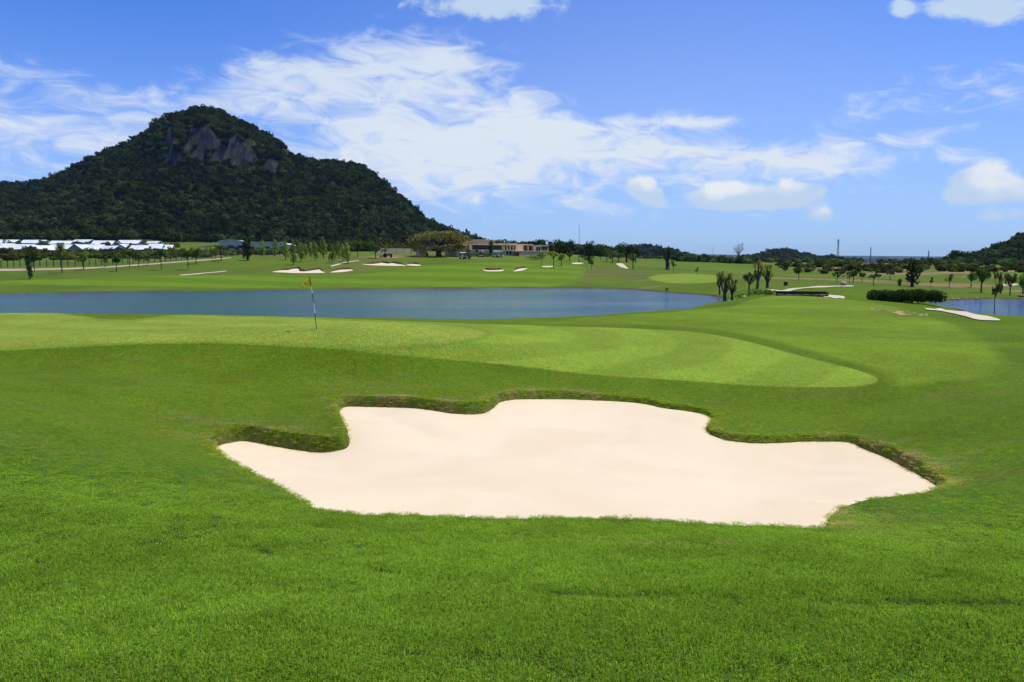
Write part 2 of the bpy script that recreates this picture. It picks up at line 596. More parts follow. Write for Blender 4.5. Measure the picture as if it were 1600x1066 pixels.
# main bunker: pixel of the sand edge, lip seen above it, drop of the sand below the turf, bareness of the lip
BUNK = [
    (335, 694, .10, .22, .6), (345, 690, .22, .30, 1), (375, 686, .30, .35, 1), (400, 689, .30, .35, 1), (440, 696, .30, .35, .9), (490, 702, .28, .34, .7),
    (520, 701, .24, .3, .4), (540, 696, .18, .25, .3), (546, 685, .14, .2, .3), (543, 670, .12, .2, .3), (537, 655, .12, .2, .3), (531, 641, .2, .25, .5),
    (541, 634, .30, .35, .9), (580, 634, .30, .35, 1), (620, 634, .28, .35, 1), (660, 638, .26, .3, .9), (700, 643, .24, .3, .8), (730, 644.5, .23, .3, .7),
    (755, 642, .2, .28, .6), (772, 633, .17, .25, .6), (785, 625, .15, .2, .7), (820, 622, .15, .2, .9), (880, 621, .13, .2, .8), (940, 623, .1, .15, .5),
    (1000, 627, .07, .12, .2), (1040, 635, .05, .12, .2), (1090, 642, .05, .12, .2), (1110, 652, .05, .12, .2), (1101, 666, .05, .12, .2), (1110, 676, .06, .12, .2),
    (1135, 684, .08, .15, .3), (1180, 689, .1, .15, .3), (1220, 688, .1, .15, .4), (1270, 686, .1, .15, .4), (1325, 687, .1, .15, .4), (1345, 695, .12, .18, .6),
    (1380, 708, .13, .2, .9), (1430, 733, .13, .2, .9), (1473, 761, .08, .18, .6),
    (1440, 770, 0, .25, .2), (1380, 779, 0, .25, .2), (1330, 786, 0, .3, .3), (1300, 796, .05, .3, .7), (1289, 810, .08, .3, .9), (1291, 825, 0, .35, .6),
    (1200, 823, 0, .4, 0), (1100, 820, 0, .4, .1), (1000, 816, 0, .4, .1), (900, 813, 0, .4, 0), (800, 811, 0, .4, 0), (700, 808, 0, .4, 0), (600, 804, 0, .4, 0),
    (540, 800, 0, .38, 0), (505, 793, 0, .35, .1), (460, 768, 0, .3, .3), (420, 745, 0, .28, .3), (380, 724, 0, .25, .3), (350, 706, 0, .22, .4),
]
_bk = []
for _px, _py, _hr, _hd, _dry in BUNK:
    _k = 1.05 if _px < 560 and _py > 660 else .85 if _px < 900 else .48
    _hr, _hd = _hr * _k, _hd * max(_k, .7)
    _x, _y, _z = cast(_px, _py, _hr, ymin=5.0)
    _bk.append((_x, _y, _z - _hd, _dry))
BUNKER = smooth_poly(_bk, 5)
BUNKER[:, :2] += 0.035 * (np.stack([vnoise(BUNKER[:, 0] * 3, BUNKER[:, 1] * 3), vnoise(BUNKER[:, 0] * 3 + 40, BUNKER[:, 1] * 3)], -1) - 0.5)
_be = BUNKER[::2]


def _fit2(p, z, c=0.6):
    A = np.sqrt(((p[:, None] - p[None]) ** 2).sum(-1) + c * c) - 0.02 * np.eye(len(p))
    P = np.hstack([np.ones((len(p), 1)), p])
    return np.linalg.solve(np.block([[A, P], [P.T, np.zeros((3, 3))]]), np.concatenate([z, np.zeros(3)]))


_SW = _fit2(_be[:, :2], _be[:, 2])


def sand_z(x, y, sd):
    s = np.zeros(x.shape)
    for (ax, ay), w in zip(_be[:, :2], _SW[:-3]):
        s += w * np.sqrt((x - ax) ** 2 + (y - ay) ** 2 + 0.36)
    s += _SW[-3] + _SW[-2] * x + _SW[-1] * y
    d = np.maximum(-sd, 0)
    return s - 0.22 * (1 - np.exp(-(d / 1.6) ** 2)) + 0.05 * (fbm(x * 0.5, y * 0.5, 3) - 0.5)


CREASE = [smooth_poly([cast(*p)[:2] for p in ps], 5, closed=False) for ps in (
    [(850, 924), (900, 928), (1000, 934), (1100, 938), (1250, 943), (1400, 946), (1500, 944), (1640, 946)],
    [(40, 800), (120, 817), (240, 838), (360, 852), (450, 868), (560, 888), (640, 900), (720, 908)]
    )]

# mown zones
def zone(pix, n=5, **kw):
    return smooth_poly([cast(px, py, **kw)[:2] for px, py in pix], n)


GREEN = zone([(-90, 549), (0, 545), (100, 540), (250, 534.5), (400, 536.5), (500, 540), (590, 543), (680, 539), (740, 530), (762, 521), (735, 512), (640, 505.5), (500, 499), (300, 493.5), (100, 491.5), (-90, 491)])
APRON = zone([(-90, 553), (0, 548), (100, 543), (250, 537), (400, 539), (500, 544), (600, 552.5), (700, 562), (850, 577), (1000, 591), (1150, 601), (1280, 605), (1345, 603), (1371, 594),
              (1345, 580), (1250, 556), (1160, 532), (1085, 519), (1000, 514), (900, 511), (820, 508), (740, 506), (640, 502), (500, 496.5), (300, 492), (100, 490.2), (-90, 489.5)])
FAIRWAY = zone([(830, 505), (950, 494), (1080, 485), (1190, 465), (1330, 469), (1440, 492), (1510, 518), (1556, 550), (1566, 575), (1535, 590), (1460, 597), (1405, 602), (1394, 590), (1370, 577), (1278, 551), (1188, 527), (1108, 514), (1010, 508.5), (900, 506)])
FARWAY = zone([(-40, 440), (100, 436), (200, 432), (330, 430.5), (420, 429), (560, 429), (640, 418), (700, 412), (820, 410), (905, 416), (908, 430), (895, 440), (860, 447), (700, 448), (500, 449), (350, 450), (200, 447), (60, 446), (-40, 447)], ymin=100)
FARGREEN = zone([(1015, 433), (1040, 428.5), (1090, 428), (1130, 432), (1125, 440), (1070, 443), (1025, 439)], ymin=100)


def terrain(x, y, full=True):
    """final ground height plus the signed distances the colours need"""
    h = height_raw(x, y)
    r = np.sqrt(x * x + y * y)
    h = h + (fbm(x * 0.9, y * 0.9, 3) - 0.5) * 0.10 * sstep(r, 1, 5) * (1 - sstep(r, 12, 22))
    h = h + (fbm(x * 0.22 + 9, y * 0.22, 3) - 0.5) * 0.16 * sstep(r, 5, 12) * (1 - sstep(r, 40, 70) * 0.3) * (1 - sstep(-sdist(x, y, APRON), -3, 1))
    h = h + (fbm(x * 0.05 + 3, y * 0.05, 3) - 0.5) * 1.0 * sstep(r, 150, 260) * (1 - sstep(r, 900, 1600))
    for lk in (LAKE, POND):
        d = sdist(x, y, lk, 30)
        bank = np.maximum(h, 0.16) * sstep(d, -0.2, 3.5) + 0.16 * (1 - sstep(d, -0.2, 3.5))
        h = np.where(d < 0, np.maximum(0.16 + d * 0.45, -1.6), np.where(d < 12, bank, h))
    sd = sdist(x, y, BUNKER)
    m = sd < 1.2
    if m.any():
        hz = h[m]
        xs, ys, ss = x[m], y[m], sd[m]
        # turf bulges a little at the lip, then drops behind the sand
        hz = hz + 0.03 * np.exp(-((ss - 0.15) / 0.22) ** 2)
        t = sstep(-ss, -0.13, 0.10)
        h = h.copy()
        h[m] = hz * (1 - t) + (sand_z(xs, ys, ss) - 0.14) * t
    for c in CREASE:
        near = (r < 12)
        if near.any():
            d = seg_dist(x[near], y[near], c, closed=False)
            h[near] -= (0.08 if c is CREASE[0] else .035) * np.exp(-(d / 0.055) ** 2) * (0.35 + 0.9 * vnoise(x[near] * 4, y[near] * 4)) + 0.02 * np.exp(-(d / 0.2) ** 2)
    return h, sd


def H1(x, y):
    return float(terrain(np.array([float(x)]), np.array([float(y)]))[0][0])


def place(px, py, ymin=60.0):
    """ground point under a photo pixel; also metres per pixel there"""
    x, y, _ = cast(px, py, ymin=ymin)
    return x, y, H1(x, y), y / F_PX


# ------------------------------------------------------------------ ground meshes
C_ROUGH = np.array((.072, .140, .011))
C_BANK = np.array((.092, .150, .008))
C_GREEN = np.array((.205, .266, .034))
C_APRON = np.array((.180, .262, .025))
C_FAIR = np.array((.136, .205, .014))
C_FARF = np.array((.115, .190, .012))
C_DRY = np.array((.190, .150, .060))
C_SOIL = np.array((.33, .19, .10))
C_EARTH = np.array((.110, .112, .030))


def soil_patches():
    """bare earth: centre px, half sizes in metres"""
    out = []
    for px, py, sx, sy, w in ((350, 398, 16, 16, .9), (310, 399.5, 8, 8, .8), (430, 398, 14, 9, .7), (1345, 421, 12, 18, .9), (1385, 421, 9, 10, .6), (1500, 427, 5, 9, .95), (1508, 424, 7, 10, .9),
                              (1562, 424, 7, 9, .8), (1275, 430, 6, 3, .7), (1300, 430, 7, 3, .5), (1445, 428, 10, 5, .7), (1420, 430, 10, 4, .5), (590, 402.5, 7, 7, .7), (730, 403, 6, 3, .6), (640, 401, 6, 5, .5),
                              (1010, 449, 5, 2, .3), (970, 428, 12, 3, .25), (1050, 436, 9, 3, .2), (1290, 437, 16, 6, .5), (1200, 434, 10, 5, .4), (1520, 447, 9, 3, .5), (1470, 444, 12, 4, .5), (1380, 428, 14, 6, .6), (1560, 432, 12, 6, .6), (1585, 455, 6, 2, .7)):
        x, y, _ = cast(px, py, ymin=60)
        out.append((x, y, sx, sy, w))
    return out


SOIL = soil_patches()


def ground_colour(x, y, h, sd):
    n = len(x)
    r = np.sqrt(x * x + y * y)
    c = np.repeat(C_ROUGH[None], n, 0)
    w = sstep(r, 9, 19)[:, None]
    c = c * (1 - w) + C_BANK * w
    big = fbm(x * 0.35, y * 0.35, 4)
    c = c * (0.84 + 0.32 * big)[:, None]
    # straw-coloured streaks in the bank
    streak = fbm(x * 0.5 + 7, y * 1.4, 4)
    k = (sstep(streak, .54, .74) * sstep(r, 10, 16) * (1 - sstep(r, 60, 90)) * 0.14)[:, None]
    c = c * (1 - k) + C_DRY * 0.8 * k
    far = sstep(r, 110, 150)[:, None]
    c = c * (1 - far) + (np.array((.098, .146, .016)) * (0.7 + 0.6 * fbm(x * 0.06, y * 0.06, 4))[:, None]) * far
    dry2 = (sstep(fbm(x * 0.045 + 31, y * 0.045, 4), .52, .7) * sstep(r, 105, 140) * .34)[:, None]
    c = c * (1 - dry2) + C_DRY * .72 * dry2

    wild = sstep(r, 420, 800)[:, None]
    c = c * (1 - wild) + np.array((.030, .048, .016)) * wild

    def over(c, poly, colour, soft, stripes=None):
        d = sdist(x, y, poly, 4)
        t = (1 - sstep(d, -soft, soft))[:, None]
        cc = np.repeat(np.asarray(colour)[None], n, 0) * (0.90 + 0.2 * fbm(x * 0.5 + 3, y * 0.5, 4))[:, None]
        if stripes is not None:
            cc = cc * stripes[:, None]
        return c * (1 - t) + cc * t, d

    st = 1 + 0.07 * np.tanh(4 * np.sin((x * 0.35 + y * 0.94) * math.pi / 5.5 + 0.6 * np.sin(x * .1)))
    c, d_far = over(c, FARWAY, C_FARF, 0.9, 1 + 0.10 * np.tanh(3 * np.sin(y * 0.30 + x * 0.06)))
    c, _ = over(c, FARGREEN, C_APRON, 0.5)
    c, d_fair = over(c, FAIRWAY, C_FAIR, 0.45, st * (0.9 + .2 * fbm(x * .12, y * .12, 3)))
    gx, gy = GREEN[:, 0].clip(-12, 50).mean(), GREEN[:, 1].mean()
    rg = np.sqrt(((x - gx) * 0.8) ** 2 + (y - gy) ** 2)
    c, d_ap = over(c, APRON, C_APRON, 0.05, 1 + 0.075 * np.tanh(6 * np.sin(rg * math.pi / 1.7)))
    c, d_gr = over(c, GREEN, C_GREEN, 0.08, 1 + 0.05 * np.tanh(3 * np.sin((y + .25 * x) * math.pi / 1.6)))
    # collar: slightly darker line round the green
    k = (0.18 * np.exp(-((d_gr - 0.05) / 0.16) ** 2))[:, None]
    c = c * (1 - k)
    # bare, straw-coloured turf along the bunker lip
    m = sd < 2.0
    if m.any():
        xs, ys = x[m], y[m]
        bd = np.full(xs.shape, 1e9)
        dryv = np.zeros(xs.shape)
        for px_, py_, _z, dv in BUNKER[::2]:
            d = (xs - px_) ** 2 + (ys - py_) ** 2
            u = d < bd
            bd = np.where(u, d, bd)
            dryv = np.where(u, dv, dryv)
        e = np.maximum(sd[m], 0)
        nn = fbm(xs * 2.2, ys * 2.2, 4)
        k = dryv * np.exp(-(e / 0.55) ** 1.5) * sstep(nn, .40, .66) * 0.7
        k2 = dryv * np.exp(-(e / 1.3) ** 2) * sstep(fbm(xs * 1.1 + 5, ys * 1.1, 3), .45, .7) * 0.25
        k = np.maximum(k, k2)[:, None]
        cm = c[m] * (1 - k) + C_DRY * (0.6 + 0.8 * nn)[:, None] * k
        wall = (np.exp(-((sd[m] + 0.03) / 0.07) ** 2) * (0.45 + 0.4 * dryv))[:, None]
        c[m] = cm * (1 - wall) + C_EARTH * wall
    # worn brown strip below the lip of the near slope
    for px_, py_, sx, sy, wv in ((1010, 852, .55, .10, .5), (1130, 853, .35, .08, .4), (440, 668, .9, .5, .35), (300, 655, 1.0, .5, .3)):
        ex, ey, _ = cast(px_, py_, ymin=2)
        k = (wv * np.exp(-((x - ex) / sx) ** 2 - ((y - ey) / sy) ** 2) * sstep(fbm(x * 6, y * 6, 3), .35, .6))[:, None]
        c = c * (1 - k) + C_DRY * k
    for ex, ey, sx, sy, wv in SOIL:
        q = ((x - ex) / sx) ** 2 + ((y - ey) / sy) ** 2 + (fbm(x * .12, y * .12, 4) - .5) * 2.6
        k = (wv * (1 - sstep(q, .55, 1.1)))[:, None]
        c = c * (1 - k) + C_SOIL * (.75 + .5 * fbm(x * .3, y * .3, 3))[:, None] * k
    # eroded shore
    for lk in (LAKE, POND):
        d = sdist(x, y, lk, 8)
        k = ((1 - sstep(np.abs(d + .1), .3, 1.1)) * .9)[:, None]
        c = c * (1 - k) + np.array((.095, .070, .028)) * k
    # crease
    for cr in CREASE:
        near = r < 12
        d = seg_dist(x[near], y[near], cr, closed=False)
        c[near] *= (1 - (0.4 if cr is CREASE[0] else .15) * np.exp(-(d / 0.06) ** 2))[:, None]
    return c, d_gr, d_ap, d_fair, d_far


def ground_material():
    m = bpy.data.materials.new('turf')
    m.use_nodes = True
    nt = m.node_tree
    b = nt.nodes['Principled BSDF']
    b.inputs['Roughness'].default_value = 0.75
    b.inputs['Specular IOR Level'].default_value = 0.015
    at = N(nt, 'ShaderNodeAttribute', attribute_name='Col')
    tc = N(nt, 'ShaderNodeTexCoord')
    v = tc.outputs['Object']
    fine = mth(nt, 'MULTIPLY_ADD', noise(nt, v, 13.0, 3, 0.7), .45, mth(nt, 'MULTIPLY', noise(nt, v, 44.0, 2, 0.7), .55))
    mid = noise(nt, v, 5.0, 4, 0.65)
    wide = noise(nt, v, 0.55, 4, 0.6)
    k = mth(nt, 'MULTIPLY', remap(nt, fine, .33, .67, .52, 1.48), remap(nt, mid, .25, .75, .87, 1.13))
    k = mth(nt, 'MULTIPLY', k, remap(nt, wide, .25, .75, .92, 1.08))
    cv = N(nt, 'ShaderNodeCombineXYZ')
    for i in range(3):
        nt.links.new(k, cv.inputs[i])
    base = mixc(nt, 1.0, at.outputs['Color'], cv.outputs[0], 'MULTIPLY')
    hue = mixc(nt, remap(nt, noise(nt, v, 2.1, 3), .3, .7), (1.10, 0.98, .95), (.92, 1.02, 1.0))
    nt.links.new(mixc(nt, 1.0, base, hue, 'MULTIPLY'), b.inputs['Base Color'])
    bp = N(nt, 'ShaderNodeBump')
    bp.inputs['Strength'].default_value = 0.5
    bp.inputs['Distance'].default_value = 0.03
    nt.links.new(noise(nt, v, 34.0, 3, 0.7), bp.inputs['Height'])
    nt.links.new(bp.outputs[0], b.inputs['Normal'])
    return m


TURF = ground_material()


def build_ground():
    ang = np.concatenate([np.arange(-180, -40, 2.0), np.arange(-40, 40.001, 0.16), np.arange(42, 180, 2.0)])
    rr = np.concatenate([[0.02, .3, .6, 1.0, 1.4], np.arange(1.7, 7, .06), np.arange(7, 22, .045), np.arange(22, 46, .11), np.exp(np.arange(math.log(46), math.log(14000), .0125))])
    A, R = np.meshgrid(np.radians(ang), rr)
    x, y = (np.sin(A) * R).ravel(), (np.cos(A) * R).ravel()
    h, sd = terrain(x, y)
    col, d_gr, d_ap, d_fair, d_far = ground_colour(x, y, h, sd)
    na, nr = len(ang), len(rr)
    i, j = np.meshgrid(np.arange(nr - 1), np.arange(na), indexing='ij')
    j2 = (j + 1) % na
    faces = np.stack([i * na + j, (i + 1) * na + j, (i + 1) * na + j2, i * na + j2], -1).reshape(-1, 4)[:, ::-1]
    v = np.stack([x, y, h], -1)
    thatch_shade = ((1 - sstep(np.hypot(x, y), 7, 12)) * (sd > .02))[:, None]
    col = col * (1 - thatch_shade) + (np.array((.040, .058, .012)) * .8 + col * .12) * thatch_shade  # dark thatch tone that also paints in the shadows between the near blades
    # smooth normals over the whole sheet
    p = v[faces]
    fn = np.cross(p[:, 2] - p[:, 0], p[:, 3] - p[:, 1])
    nrm = np.zeros_like(v)
    for k in range(4):
        for a in range(3):
            nrm[:, a] += np.bincount(faces[:, k], fn[:, a], len(v))
    nrm /= np.linalg.norm(nrm, axis=1, keepdims=True) + 1e-12
    if nrm[len(nrm) // 2, 2] < 0:
        nrm, faces = -nrm, faces[:, ::-1]
    fc = lambda d: d[faces].mean(1)
    zid = np.zeros(len(faces), dtype=int)
    zid[fc(d_far) < 0] = 4
    zid[fc(d_fair) < 0] = 3
    zid[fc(d_ap) < 0] = 2
    zid[fc(d_gr) < 0] = 1
    for z, name, label in ((0, 'ground', 'rough grass ground running from the camera to the hills'), (1, 'putting_green', 'pale closely mown putting green round the yellow flag'),
                           (2, 'apron', 'light green mown apron with curved mowing bands beside the putting green'), (3, 'fairway', 'mown fairway rising on the right towards the wooden bridge'),
                           (4, 'fairway', 'bright mown fairway on the far bank of the lake')):
        f = faces[zid == z]
        used, inv = np.unique(f, return_inverse=True)
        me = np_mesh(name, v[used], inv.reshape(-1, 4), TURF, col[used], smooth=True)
        me.normals_split_custom_set_from_vertices(nrm[used].tolist())
        tag(obj(name, me), label, None, None, 'structure')


build_ground()


# ------------------------------------------------------------------ sand
def sand_material(name='sand', colour=(.735, .602, .388), rake=True):
    m = bpy.data.materials.new(name)
    m.use_nodes = True
    nt = m.node_tree
    b = nt.nodes['Principled BSDF']
    b.inputs['Roughness'].default_value = 0.9
    b.inputs['Specular IOR Level'].default_value = 0.1
    tc = N(nt, 'ShaderNodeTexCoord')
    v = tc.outputs['Object']
    n1 = noise(nt, v, 0.45, 4, 0.55, 0.6)
    n2 = noise(nt, v, 120.0, 2, 0.7)
    n3 = noise(nt, v, 3.0, 4, 0.6, 1.0)
    c = mixc(nt, remap(nt, n1, .35, .7), tuple(k * 1.03 for k in colour), (colour[0] * .98, colour[1] * .96, colour[2] * .93))
    c = mixc(nt, mth(nt, 'MULTIPLY', remap(nt, n3, .55, .8), .07), c, (colour[0] * .9, colour[1] * .8, colour[2] * .7))
    c = mixc(nt, mth(nt, 'MULTIPLY', remap(nt, n2, .5, .8), .10), c, (colour[0] * .7, colour[1] * .62, colour[2] * .55))
    nt.links.new(c, b.inputs['Base Color'])
    if rake:
        # curved rake marks
        wv = N(nt, 'ShaderNodeTexWave')
        wv.wave_type, wv.rings_direction = 'RINGS', 'Z'
        wv.inputs['Scale'].default_value = 2.6
        wv.inputs['Distortion'].default_value = 5.0
        wv.inputs['Detail'].default_value = 3
        wv.inputs['Detail Scale'].default_value = 0.5
        mp = N(nt, 'ShaderNodeMapping')
        mp.inputs['Location'].default_value = (1.5, -14.5, 0)
        nt.links.new(v, mp.inputs[0])
        nt.links.new(mp.outputs[0], wv.inputs['Vector'])
        arcs = mth(nt, 'MULTIPLY', remap(nt, wv.outputs['Fac'], .55, .95), remap(nt, n1, .42, .62, 0, .09))
        nt.links.new(mixc(nt, arcs, c, (colour[0] * .88, colour[1] * .78, colour[2] * .68)), b.inputs['Base Color'])
        hgt = mth(nt, 'MULTIPLY_ADD', n2, 0.3, mth(nt, 'MULTIPLY', wv.outputs['Fac'], remap(nt, n1, .4, .6, 0, .12)))
        hgt = mth(nt, 'MULTIPLY_ADD', n3, 0.8, hgt)
        bp = N(nt, 'ShaderNodeBump')
        bp.inputs['Strength'].default_value = 0.22
        bp.inputs['Distance'].default_value = 0.012
        nt.links.new(hgt, bp.inputs['Height'])
        nt.links.new(bp.outputs[0], b.inputs['Normal'])
    return m


SAND = sand_material()
FARSAND = sand_material('far_sand', (.70, .57, .38), False)


def build_bunker():
    q = BUNKER[:, :2]
    xs = np.arange(q[:, 0].min() - .3, q[:, 0].max() + .3, .09)
    ys = np.arange(q[:, 1].min() - .3, q[:, 1].max() + .3, .09)
    X, Y = np.meshgrid(xs, ys)
    sd = sdist(X, Y, BUNKER)
    Z = sand_z(X, Y, sd)
    n = len(xs)
    i, j = np.meshgrid(np.arange(len(ys) - 1), np.arange(n - 1), indexing='ij')
    f = np.stack([i * n + j, i * n + j + 1, (i + 1) * n + j + 1, (i + 1) * n + j], -1).reshape(-1, 4)
    keep = (sd.ravel()[f] < 0.17).all(1)
    f = f[keep]
    used, inv = np.unique(f, return_inverse=True)
    v = np.stack([X.ravel(), Y.ravel(), Z.ravel()], -1)[used]
    o = obj('sand_bunker', np_mesh('sand_bunker', v, inv.reshape(-1, 4), SAND, smooth=True))
    tag(o, 'large lobed bunker of pale raked sand in front of the putting green', 'bunker', 'sand bunkers of the golf course')


build_bunker()


def ground_patch(name, poly, mat, lift=0.03, thick=0.05, step=None):
    """flat-lying sheet of a world polygon, following the ground"""
    poly = np.asarray(poly)[:, :2]
    w, d = np.ptp(poly[:, 0]), np.ptp(poly[:, 1])
    step = step or max(w, d) / 40
    xs, ys = np.arange(poly[:, 0].min() - step, poly[:, 0].max() + 2 * step, step), np.arange(poly[:, 1].min() - step, poly[:, 1].max() + 2 * step, step)
    X, Y = np.meshgrid(xs, ys)
    sd = sdist(X, Y, poly, step * 3)
    # vertices close to the outline are moved onto it, so that the edge is clean
    m = np.abs(sd) < step * .72
    xs_, ys_ = X[m], Y[m]
    bd, bx_, by_ = np.full(xs_.shape, 1e18), xs_.copy(), ys_.copy()
    for i in range(len(poly)):
        (ax, ay), (cx_, cy_) = poly[i], poly[(i + 1) % len(poly)]
        vx, vy = cx_ - ax, cy_ - ay
        t = np.clip(((xs_ - ax) * vx + (ys_ - ay) * vy) / (vx * vx + vy * vy + 1e-12), 0, 1)
        qx, qy = ax + t * vx, ay + t * vy
        d_ = (xs_ - qx) ** 2 + (ys_ - qy) ** 2
        u = d_ < bd
        bd, bx_, by_ = np.where(u, d_, bd), np.where(u, qx, bx_), np.where(u, qy, by_)
    X[m], Y[m] = bx_, by_
    sd = np.where(m, 0, sd)
    Z = terrain(X.ravel(), Y.ravel())[0].reshape(X.shape) + lift
    n = len(xs)
    i, j = np.meshgrid(np.arange(len(ys) - 1), np.arange(n - 1), indexing='ij')
    f = np.stack([i * n + j, i * n + j + 1, (i + 1) * n + j + 1, (i + 1) * n + j], -1).reshape(-1, 4)
    f = f[(sd.ravel()[f] < step * .01).all(1)]
    used, inv = np.unique(f, return_inverse=True)
    return np_mesh(name, np.stack([X.ravel(), Y.ravel(), Z.ravel()], -1)[used], inv.reshape(-1, 4), mat, smooth=True)


LIP = plain('turf_lip', (.105, .072, .026), 0.9, 0.4, 1.2)


def far_bunker(pix, back, label, lip_h=0.5, ymin=100):
    """sand sheet with a raised bare turf lip along its back edge (pixels of both outlines)"""
    poly = smooth_poly([cast(px, py, ymin=ymin)[:2] for px, py in pix], 6)
    root = empty('sand_bunker', (poly[:, 0].mean(), poly[:, 1].mean(), H1(poly[:, 0].mean(), poly[:, 1].mean())))
    tag(root, label, 'bunker', 'sand bunkers of the golf course')
    o = obj('sand', ground_patch('sand', poly, FARSAND, 0.06, 0.06, step=max(np.ptp(poly[:, 0]) / 60, .18)), None)
    o.parent = root
    o.matrix_parent_inverse = Matrix.Translation(-root.location)
    if back:
        bk = smooth_poly([cast(px, py, ymin=ymin)[:2] for px, py in back], 6, closed=False)
        mb = MB()
        z = terrain(bk[:, 0].copy(), bk[:, 1].copy())[0]
        m = len(bk)
        v, f = [], []
        for i, (x, y) in enumerate(bk):
            e = lip_h * min(1.0, 6 * min(i, m - 1 - i) / m + .15)
            v += [(x, y, z[i] - .05), (x, y + .1, z[i] + e * .7), (x, y + .45, z[i] + e), (x, y + 2.6, H1(x, y + 2.6) - .05)]
        for i in range(m - 1):
            for k in range(3):
                f.append((i * 4 + k, i * 4 + 4 + k, i * 4 + 5 + k, i * 4 + 1 + k))
        mb.add(v, f)
        l = mb.build('turf_lip', LIP, root, smooth=True)
        l.matrix_parent_inverse = Matrix.Translation(-root.location)
    return root


far_bunker([(426, 425), (436, 422.5), (450, 422), (457, 420.5), (466, 420.5), (468, 424), (478, 424.5), (490, 422.5), (499, 421.5), (502, 424), (507, 426.5), (480, 427), (450, 426.5)],
           [(428, 424), (440, 421.5), (452, 421), (458, 419.5), (467, 419.5), (470, 423), (480, 423.5), (491, 421.5), (500, 420.5), (504, 424)], 'white three-lobed bunker on the far bank behind the yellow flag')
far_bunker([(516, 426), (524, 423.5), (535, 422), (548, 422), (551, 423.5), (540, 425), (527, 426)],
           [(520, 424), (528, 422), (538, 421), (550, 421)], 'small curved bunker right of the three-lobed bunker on the far bank')
far_bunker([(565, 414), (580, 413.7), (590, 412.5), (597, 411.3), (606, 413), (612, 412), (622, 413.2), (630, 414), (634, 415.4), (610, 415.8), (580, 415.4)],
           [(568, 413), (582, 412.6), (592, 411.2), (598, 410.4), (607, 412), (613, 411), (624, 412.2), (632, 413.2)], 'long wavy bunker below the red tractor')
far_bunker([(635, 414), (642, 412.6), (655, 413.3), (657, 415), (645, 415.2)], [(637, 412.8), (644, 411.8), (656, 412.4)], 'short bunker at the right end of the long wavy bunker')
far_bunker([(755, 422), (765, 423), (780, 422.3), (787, 421.6), (784, 424), (768, 424.6), (758, 424)], [(757, 421), (768, 421.6), (786, 420.6)], 'flat white bunker below the clubhouse, left of two')
far_bunker([(802, 423.7), (810, 421), (820, 419.2), (824, 420), (818, 422.3), (808, 424)], [(803, 422), (812, 419.6), (823, 418.4)], 'slanting narrow bunker below the clubhouse, right of two')
far_bunker([(846, 417), (851, 416), (863, 416), (865, 417.6), (858, 418.6), (849, 418.3)], None, 'small pale bunker under the flat-topped trees')
far_bunker([(893, 412.6), (898, 411), (910, 410.6), (912, 412), (904, 413.2), (896, 413.4)], None, 'small pale bunker at the foot of the tall pole')
far_bunker([(1564, 446), (1570, 444.4), (1584, 444), (1592, 445), (1584, 446.6), (1572, 447)], None, 'white bunker beyond the pond at the right edge', ymin=90)


# ------------------------------------------------------------------ water
def water_material():
    m = bpy.data.materials.new('water')
    m.use_nodes = True
    nt = m.node_tree
    b = nt.nodes['Principled BSDF']
    b.inputs['Base Color'].default_value = (.006, .060, .150, 1)
    b.inputs['Roughness'].default_value = 0.06
    b.inputs['IOR'].default_value = 1.333
    tc = N(nt, 'ShaderNodeTexCoord')
    mp = N(nt, 'ShaderNodeMapping')
    mp.inputs['Scale'].default_value = (0.55, 1.0, 1)
    mp.inputs['Rotation'].default_value = (0, 0, .25)
    nt.links.new(tc.outputs['Object'], mp.inputs[0])
    h = mth(nt, 'MULTIPLY_ADD', noise(nt, mp.outputs[0], 1.1, 3, .55), .75, mth(nt, 'MULTIPLY', noise(nt, mp.outputs[0], 5.5, 3, .55), .28))
    gust = remap(nt, noise(nt, mp.outputs[0], .05, 3, .5), .3, .7, .6, 1.25)
    bp = N(nt, 'ShaderNodeBump')
    bp.inputs['Distance'].default_value = 0.45
    nt.links.new(mth(nt, 'MULTIPLY', gust, .6), bp.inputs['Strength'])
    nt.links.new(h, bp.inputs['Height'])
    nt.links.new(bp.outputs[0], b.inputs['Normal'])
    return m


WATER = water_material()
for nm, poly, lab in (('lake', LAKE, 'blue rippled lake behind the putting green'), ('pond', POND, 'blue pond beyond the fairway at the right edge')):
    c = poly.mean(0)
    v = [(c[0], c[1], 0)] + [(c[0] + (p[0] - c[0]) * 1.0, p[1], 0) for p in poly]
    k = len(poly)
    import bmesh
    bm = bmesh.new()
    bm.faces.new([bm.verts.new((p[0], p[1], 0)) for p in poly])
    bmesh.ops.triangulate(bm, faces=bm.faces[:])
    bmesh.ops.recalc_face_normals(bm, faces=bm.faces[:])
    me = bpy.data.meshes.new(nm)
    bm.to_mesh(me)
    bm.free()
    if me.polygons[0].normal.z < 0:
        me.flip_normals()
    me.materials.append(WATER)
    tag(obj(nm, me), lab, None, None, 'structure')

# ------------------------------------------------------------------ paths
PATH = plain('path_concrete', (.60, .50, .34), 0.85, 0.10, 0.6)
DIRT = plain('path_dirt', (.42, .31, .20), 0.9, 0.15, 0.4)


def path(name, pix, label, mat=PATH, ymin=40, lift=0.05):
    poly = smooth_poly([cast(px, py, ymin=ymin)[:2] for px, py in pix], 5)
    w = max(np.ptp(poly[:, 0]), np.ptp(poly[:, 1]))
    tag(obj(name, ground_patch(name, poly, mat, lift, .05, step=min(max(w / 110, .2), .9))), label, None, None, 'structure')


